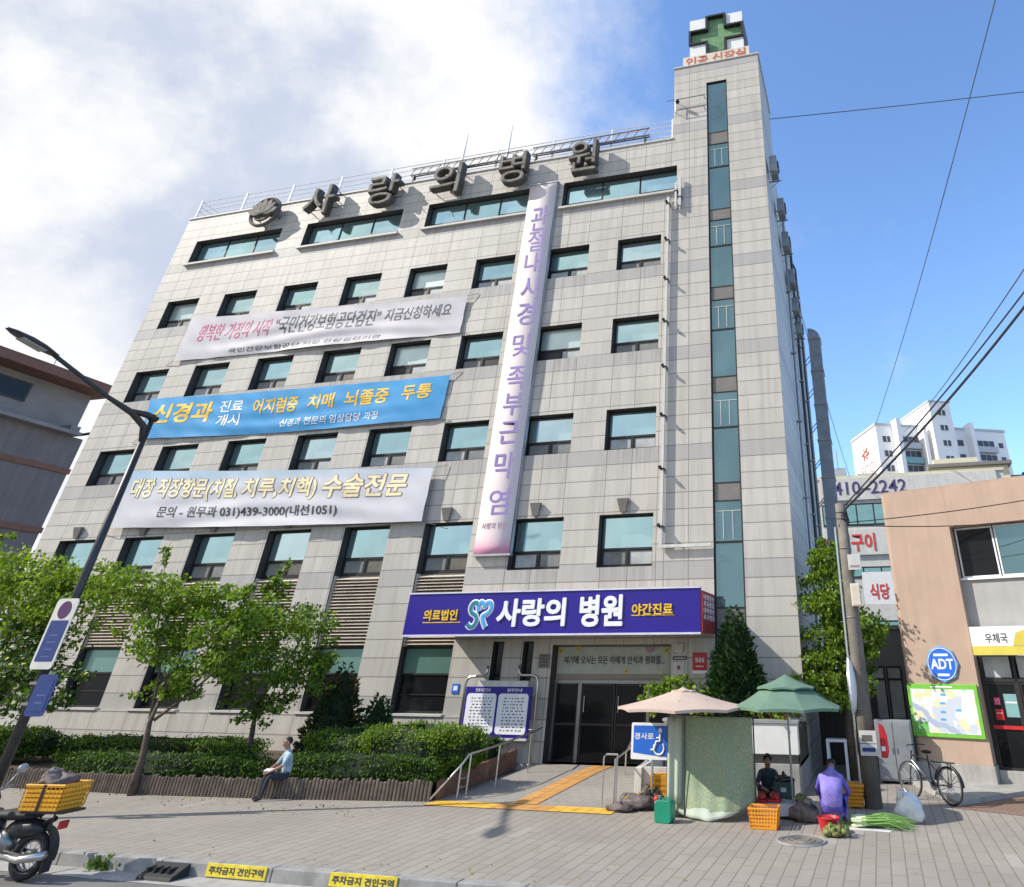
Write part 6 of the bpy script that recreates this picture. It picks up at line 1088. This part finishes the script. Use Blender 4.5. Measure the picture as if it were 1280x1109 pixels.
b.prism(cir(.45, 8), -.004, -.05, lambda a, c, d: (a, d, c)); b.build('backing', 'sky', t, bevel=.006); b = MB(); b.prism(cir(.41, 16), -.0505, -.055, lambda a, c, d: (a, d, c)); b.build('field', 'blue', t)
b = MB(); b.torus((-.87, -.056, 0), .385, .012, 'Y', 32, 5); b.box(-1.07, -.062, .19, -.67, -.0555, .25); b.box(-1.03, -.062, -.29, -.71, -.0555, -.23); b.build('white_mark', 'whitet', t); text('ADT', 'lettering', 'whitet', (-1.18, -.56, -.12, .12), (0, -.0555, 0), (1, 0, 0), (0, 0, 1), .006, .03, t)
t = empty('map_board', (2.35, -.343, 0.9644), 'pale area map board with a lime green border on the tan wall', 'map board', None, R_(-20)); SC(t)
b = MB(); b.box(-1.96, -.06, 0, -.05, -.004, 1.22); b.build('border', 'mapg', t, bevel=.01)
m, n, bs, oc = base_mat('printed_area_map'); vo = n.new('ShaderNodeTexVoronoi'); n.put(vo, 'Vector', oc); n.put(vo, 'Scale', 4.5); rr_ = n.xyz(vo.outputs['Color']); cc = n.mix(n.m('GREATER_THAN', rr_[0], .62), (.70, .72, .70), (.66, .65, .42)); cc = n.mix(n.m('GREATER_THAN', rr_[1], .82), cc, (.52, .56, .64)); xx, yy, zz = n.xyz(oc)
cc = n.mix(n.m('LESS_THAN', n.m('ABSOLUTE', n.m('ADD', n.m('ADD', zz, n.m('MULTIPLY', xx, .55)), n.m('ADD', .32, n.m('MULTIPLY', n.m('SUBTRACT', n.noise(oc, 2, 2), .5), .5)))), .07), cc, (.36, .43, .56)); cc = n.mix(n.m('MULTIPLY', n.m('LESS_THAN', zz, .34), n.m('LESS_THAN', xx, -1.5)), cc, (.16, .42, .12)); n.put(bs, 'Base Color', cc); n.put(bs, 'Roughness', .35)
b = MB(); b.box(-1.87, -.066, .09, -.14, -.0605, 1.10); b.build('map_print', m, t); b = MB(); b.box(-1.3, -.065, 1.14, -.7, -.0605, 1.17); b.build('heading_line', 'whitet', t)
b = MB(); [b.box(x, -.07, z, x + .14, -.0665, z + .05) for x, z in ((-1.12, .55), (-1.1, .75), (-1.14, .38), (-.7, .6), (-1.05, .95))]; b.build('map_label', 'sky', t)
for k, (x0, z0, w_, h, m_, lab) in enumerate(((.5, 1.35, .34, .52, 'aptt', 'teal poster inside the post office door glass'), (.22, 1.28, .2, .24, 'redpl', 'red notice low on the post office door glass'), (.24, 1.62, .14, .16, 'pinkt', 'small pink notice on the post office door glass'))):
    t = empty('door_poster', (2.35, -.343, .94 * z0 + .156), lab, 'poster', None, R_(-20)); SC(t); b = MB(); b.box(x0, .366, 0, x0 + w_, .372, h); b.build('sheet', m_, t); b = MB(); b.box(x0 + .03, .363, h * .6, x0 + w_ - .03, .3655, h * .66); b.build('print', 'whitet', t)
# ------------------------------------------------------------------ building on the far left
t = empty('grey_building', (-50, 11.53, -1.22), 'dark grey building with a brown overhanging roof at the left edge', 'building'); t.scale = (1.4706,) * 3
b = MB(); b.box(-14, -13, 0, 0, 0, 11.3); b.build('wall', 'dgrey', t); b = MB(); b.box(-14, -13, 11.302, -.35, -.25, 13.3); b.build('upper_storey', 'lgrey', t); b = MB(); b.box(-14.5, -13.2, 13.302, .75, .15, 13.62); b.box(-14.5, -13.2, 13.622, .6, 0, 13.75); b.build('roof', 'eave', t)
b = MB(); [b.box(0.002, -13, z, .07, .05, z + .22) for z in (9.75, 7.3, 4.8)]; b.build('string_course', 'eave', t); b = MB(); b.box(-.34, -13, 11.303, .45, -.45, 11.45); b.box(-.34, -.9, 11.46, .3, -.5, 11.7); b.build('ledge', 'lgrey', t); b = MB(); b.tube([(-.2, -.1, 11.5), (1.0, .3, 11.75)], .06, 6); b.build('gutter_pipe', 'lamp', t)
for y in (-4.9, -9.5): b = MB(); b.box(-.345, y, 12.2, -.29, y + 2.2, 13.0); f = b.build('window', 'frame', t); p = MB(); p.box(-.30, y + .08, 12.28, -.283, y + 2.12, 12.92); p.build('pane', 'dglass', f)
for y in (-5.2, -10): b = MB(); b.box(-.02, y, 10.5, .03, y + 1.6, 10.95); f = b.build('window', 'frame', t); p = MB(); p.box(.0, y + .08, 10.57, .036, y + 1.52, 10.88); p.build('pane', 'dglass', f)
t = empty('rooftop_aerial', (-52, 9, 19.02), 'thin aerial on the roof of the dark grey building', 'aerial'); b = MB(); b.tube([(0, 0, 0), (0, 0, 1.7)], .03, 6); b.build('mast', 'steeld', t); b = MB(); [b.tube([(-.3, 0, z), (.3, 0, z)], .014, 5) for z in (1.3, 1.5, 1.65)]; b.build('element', 'steeld', t)
# ------------------------------------------------------------------ buildings beyond the alley
q0 = WF(1024, 600, 30)
t = empty('sign_fronted_building', (-4.0, 30, 0), 'commercial building with a large phone number sign behind the utility pole', 'building')
b = MB(); b.box(0, 0, 0, 14, 10, 14.3); b.build('wall', 'offw', t); b = MB(); b.box(-.1, -.1, 14.303, 14.1, 10, 14.5); b.build('parapet', 'creamw', t)
for z0, z1 in ((11.0, 12.5), (7.6, 8.3), (3.2, 5)):
    b = MB(); b.box(1.2, -.06, z0, 13.5, -.002, z1); f = b.build('window', 'frame', t); p = MB(); [p.box(1.28 + k * 1.2, -.075, z0 + .1, 2.38 + k * 1.2, -.062, z1 - .1) for k in range(10)]; p.build('pane', 'aptt', f)
b = MB(); b.box(2.0, 2, 14.6, 3.2, 4, 15.6); b.box(4.0, 2.5, 14.6, 5.5, 4, 15.2); b.tube([(2.6, 2, 15.6), (2.6, 2, 17)], .05, 5); b.build('rooftop_unit', 'galv', t)
t2 = empty('phone_number_sign', (-4.0, 29.85, 12.75), 'long grey white sign with dark purple phone number digits', 'sign'); b = MB(); b.box(1.2, 0, 0, 13.5, .12, 1.55); b.build('board', 'offw', t2)
A, B_ = WF(1043, 622, 29.8), WF(1131, 596, 29.8); text('410–2242', 'lettering', 'darkpt', (A.x + 4.0, B_.x + 4.0, .38, 1.3), (0, -.003, 0), (1, 0, 0), (0, 0, 1), .03, .006, t2)
t2 = empty('red_lettered_sign', (-4.0, 29.8, 9.05), 'pale sign with faded red lettering below the teal windows', 'sign'); b = MB(); b.box(1.2, 0, 0, 12, .15, 1.65); b.build('board', 'offw', t2)
A, B_ = WF(1033, 690, 29.8), WF(1092, 662, 29.8); text('생선구이', 'lettering', 'redt', (A.x + 4.0, B_.x + 4.0, .25, 1.4), (0, -.003, 0), (1, 0, 0), (0, 0, 1), .03, .02, t2)
t2 = empty('hanging_sign', (-.2, 27.5, 5.8), 'small white sign with red print hanging lower behind the pole', 'sign'); b = MB(); b.box(-.3, 0, 0, 1.6, .15, 1.9); b.build('board', 'white', t2); text('식당', 'lettering', 'redt', (.1, 1.3, .3, 1.2), (0, -.003, 0), (1, 0, 0), (0, 0, 1), .02, .02, t2); b = MB(); b.tube([(.6, .16, 1.7), (.6, 2.5, 1.8)], .05, 5); b.build('arm', 'steeld', t2)
t = empty('cream_building', (6.2, 45, 0), 'cream low rise building with a flat dark edged roof behind the post office', 'building')
b = MB(); b.box(0.6, 0, 0, 7.3, 9, 18.2); b.box(7.302, 2, 0, 14, 9, 17.4); b.box(0.0, 1.0, 0, .598, 6, 17); b.build('wall', 'creamw', t); b = MB(); b.box(.3, -.5, 18.203, 7.6, 9.2, 18.5); b.box(7.7, 1.6, 17.403, 14.2, 9, 17.6); b.build('roof', 'spandrel', t); b = MB(); b.box(1.0, 1, 18.503, 5, 5, 19.3); b.build('roof_room', 'creamw', t)
for k in range(4): b = MB(); b.box(4.2 + k * .78, -.06, 15.3, 4.9 + k * .78, -.002, 16.6); f = b.build('window', 'frame', t); p = MB(); p.box(4.26 + k * .78, -.075, 15.38, 4.84 + k * .78, -.062, 16.52); p.build('pane', 'aptt', f)
b = MB(); b.box(1.0, -.9, 13.5, 3.6, -.004, 16.2); b.build('balcony', 'creamw', t); b = MB(); b.box(1.4, -.95, 15.0, 1.9, -.905, 16.0); b.build('balcony_door', 'aptt', t)
t = empty('water_tank', (15.3, 46, 0), 'bright blue water tank on a cream tower beside the cream building', 'tank'); b = MB(); b.lathe([(.6, 16.45), (.6, 17.6), (.4, 17.7)], (0, 0, 0), 18); b.build('tank', 'blue', t); b = MB(); b.box(-.8, -.8, 0, .8, .8, 16.44); b.build('support', 'creamw', t)
# apartment block far behind
t = empty('apartment_block', (4.9, 120, 0), 'white apartment block with a taller lift tower on the skyline', 'building', None, math.atan2(5.3, 12))
b = MB(); b.box(0, 0, 0, 29.5, 13, 45.4); b.box(10.9, -3.8, 0, 15.6, 9, 49.9); b.box(12.4, 0, 45.41, 15.5, 12, 48.2); b.build('wall', 'apt', t)
b = MB(); b.box(-.2, -.2, 45.403, 10.88, 13.2, 45.9); b.box(15.62, -.2, 45.403, 29.7, 13.2, 45.9); b.box(10.7, -4.0, 49.903, 15.8, 9.2, 50.2); b.build('parapet', 'aptg', t)
b = MB(); [b.box(x, -2.4, 0, x + .9, -.003, 46.4) for x in (3.6, 20.2)]; b.box(9.3, -2.6, 0, 10.0, -.003, 45.2); b.build('fin', 'apt', t)
for z in range(0, 46, 3):
    z0 = 43.2 - z
    if z0 < 24: break
    for x0, x1 in ((1.3, 2.9), (16.5, 19.4)): b = MB(); b.box(x0, -.12, z0 - 1.2, x1, -.002, z0); f = b.build('window', 'aptd', t); p = MB(); p.box((x0 + x1) / 2 - .05, -.16, z0 - 1.2, (x0 + x1) / 2 + .05, -.122, z0); p.build('mullion', 'apt', f)
    for x0, x1 in ((4.6, 9.2), (21.4, 26.5)):
        b = MB(); b.box(x0, -1.2, z0 - 2.6, x1, -.003, z0 - 1.4); b.build('balcony', 'aptt' if (z // 3) % 2 and x0 < 10 else 'aptg', t); b = MB(); b.box(x0, -.15, z0 - 1.38, x1, -.003, z0 + .1); f = b.build('window', 'aptd', t); p = MB(); [p.box(x0 + k * (x1 - x0) / 4 - .05, -.2, z0 - 1.38, x0 + k * (x1 - x0) / 4 + .05, -.152, z0 + .1) for k in (1, 2, 3)]; p.build('mullion', 'aptg', f)
for z in (48.2, 45.0, 41.8, 38.6, 35.4): b = MB(); b.box(12.6, -3.92, z - 1.1, 14.2, -3.802, z); f = b.build('window', 'aptd', t); p = MB(); p.box(13.35, -3.96, z - 1.1, 13.45, -3.922, z); p.build('mullion', 'apt', f)
b = MB(); b.box(28.3, -.12, 30, 29.2, -.002, 31); [b.box(27.6, -.12, z - 1, 28.6, -.002, z) for z in (43, 40, 37, 34)]; b.build('end_window', 'aptd', t)
text('SCC', 'painted_letters', 'brownred', (-9.6, -3.2, 36.6, 38.8), (-.003, 0, 0), (0, -1, 0), (0, 0, 1), .02, .0, t); b = MB(); [b.tube([(-.03, 6.4 + 1.9 * math.cos(k * 1.05), 41 + 1.3 * math.sin(k * 1.05)), (-.03, 6.4 + .6 * math.cos(k * 1.05 + .8), 41 + .5 * math.sin(k * 1.05 + .8))], .22, 5) for k in range(6)]; b.build('painted_emblem', 'brownred', t)
# ------------------------------------------------------------------ overhead cables
def cable(label, p, q, r, sag=.3, m_='cable'):
    p, q = Vector(p), Vector(q); t = empty('overhead_cable', p, label, 'cable', 'overhead cables'); pts = [p.lerp(q, i / 24) - p - Vector((0, 0, sag * math.sin(math.pi * i / 24))) for i in range(25)]
    b = MB(); b.tube(pts, r, 6); b.build('cable', m_, t); return t
def ext(p, q, k): return Vector(p) + (Vector(q) - Vector(p)) * k
pt = Vector((-.5, -3.5, 5.85))
A = WF(962, 149, 3.8); cable('thin cable from the stair tower running right across the blue sky', (XR, 3.8, A.z), ext(A, WF(1280, 113, 4), 1.6), .022, .1, 'cablem')
cable('long thin cable slanting from the top right corner down behind the post office', WF(1252, -30, -4), WF(1095, 530, 29.5), .022, .5, 'cablem')
cable('thick cable rising right from the utility pole top, the lower of the pair', pt, ext(pt, WF(1280, 372, -8), 1.3), .028, .25)
cable('thick cable rising right from the utility pole top, the upper of the pair', pt + Vector((.02, 0, .1)), ext(pt, WF(1280, 357, -8), 1.3), .018, .2)
cable('thin cable crossing the tan wall from the utility pole, sloping up to the right', pt - Vector((0, 0, .25)), ext(pt - Vector((0, 0, .25)), WF(1280, 624, -3.2), 1.2), .012, .06)
cable('thin cable crossing the tan wall from the utility pole, nearly level', pt - Vector((0, 0, .3)), ext(pt - Vector((0, 0, .3)), WF(1280, 649, -3.2), 1.2), .012, .10)
cable('faint cable high above the post office left of the thick pair', WF(1290, 322, -6), WF(1130, 540, 29), .018, .3, 'cablem')
cable('faint cable from the side wall of the hospital down to the sign fronted building', (XR, 12, 20.4), WF(1062, 596, 29.5), .018, .4, 'cablem')
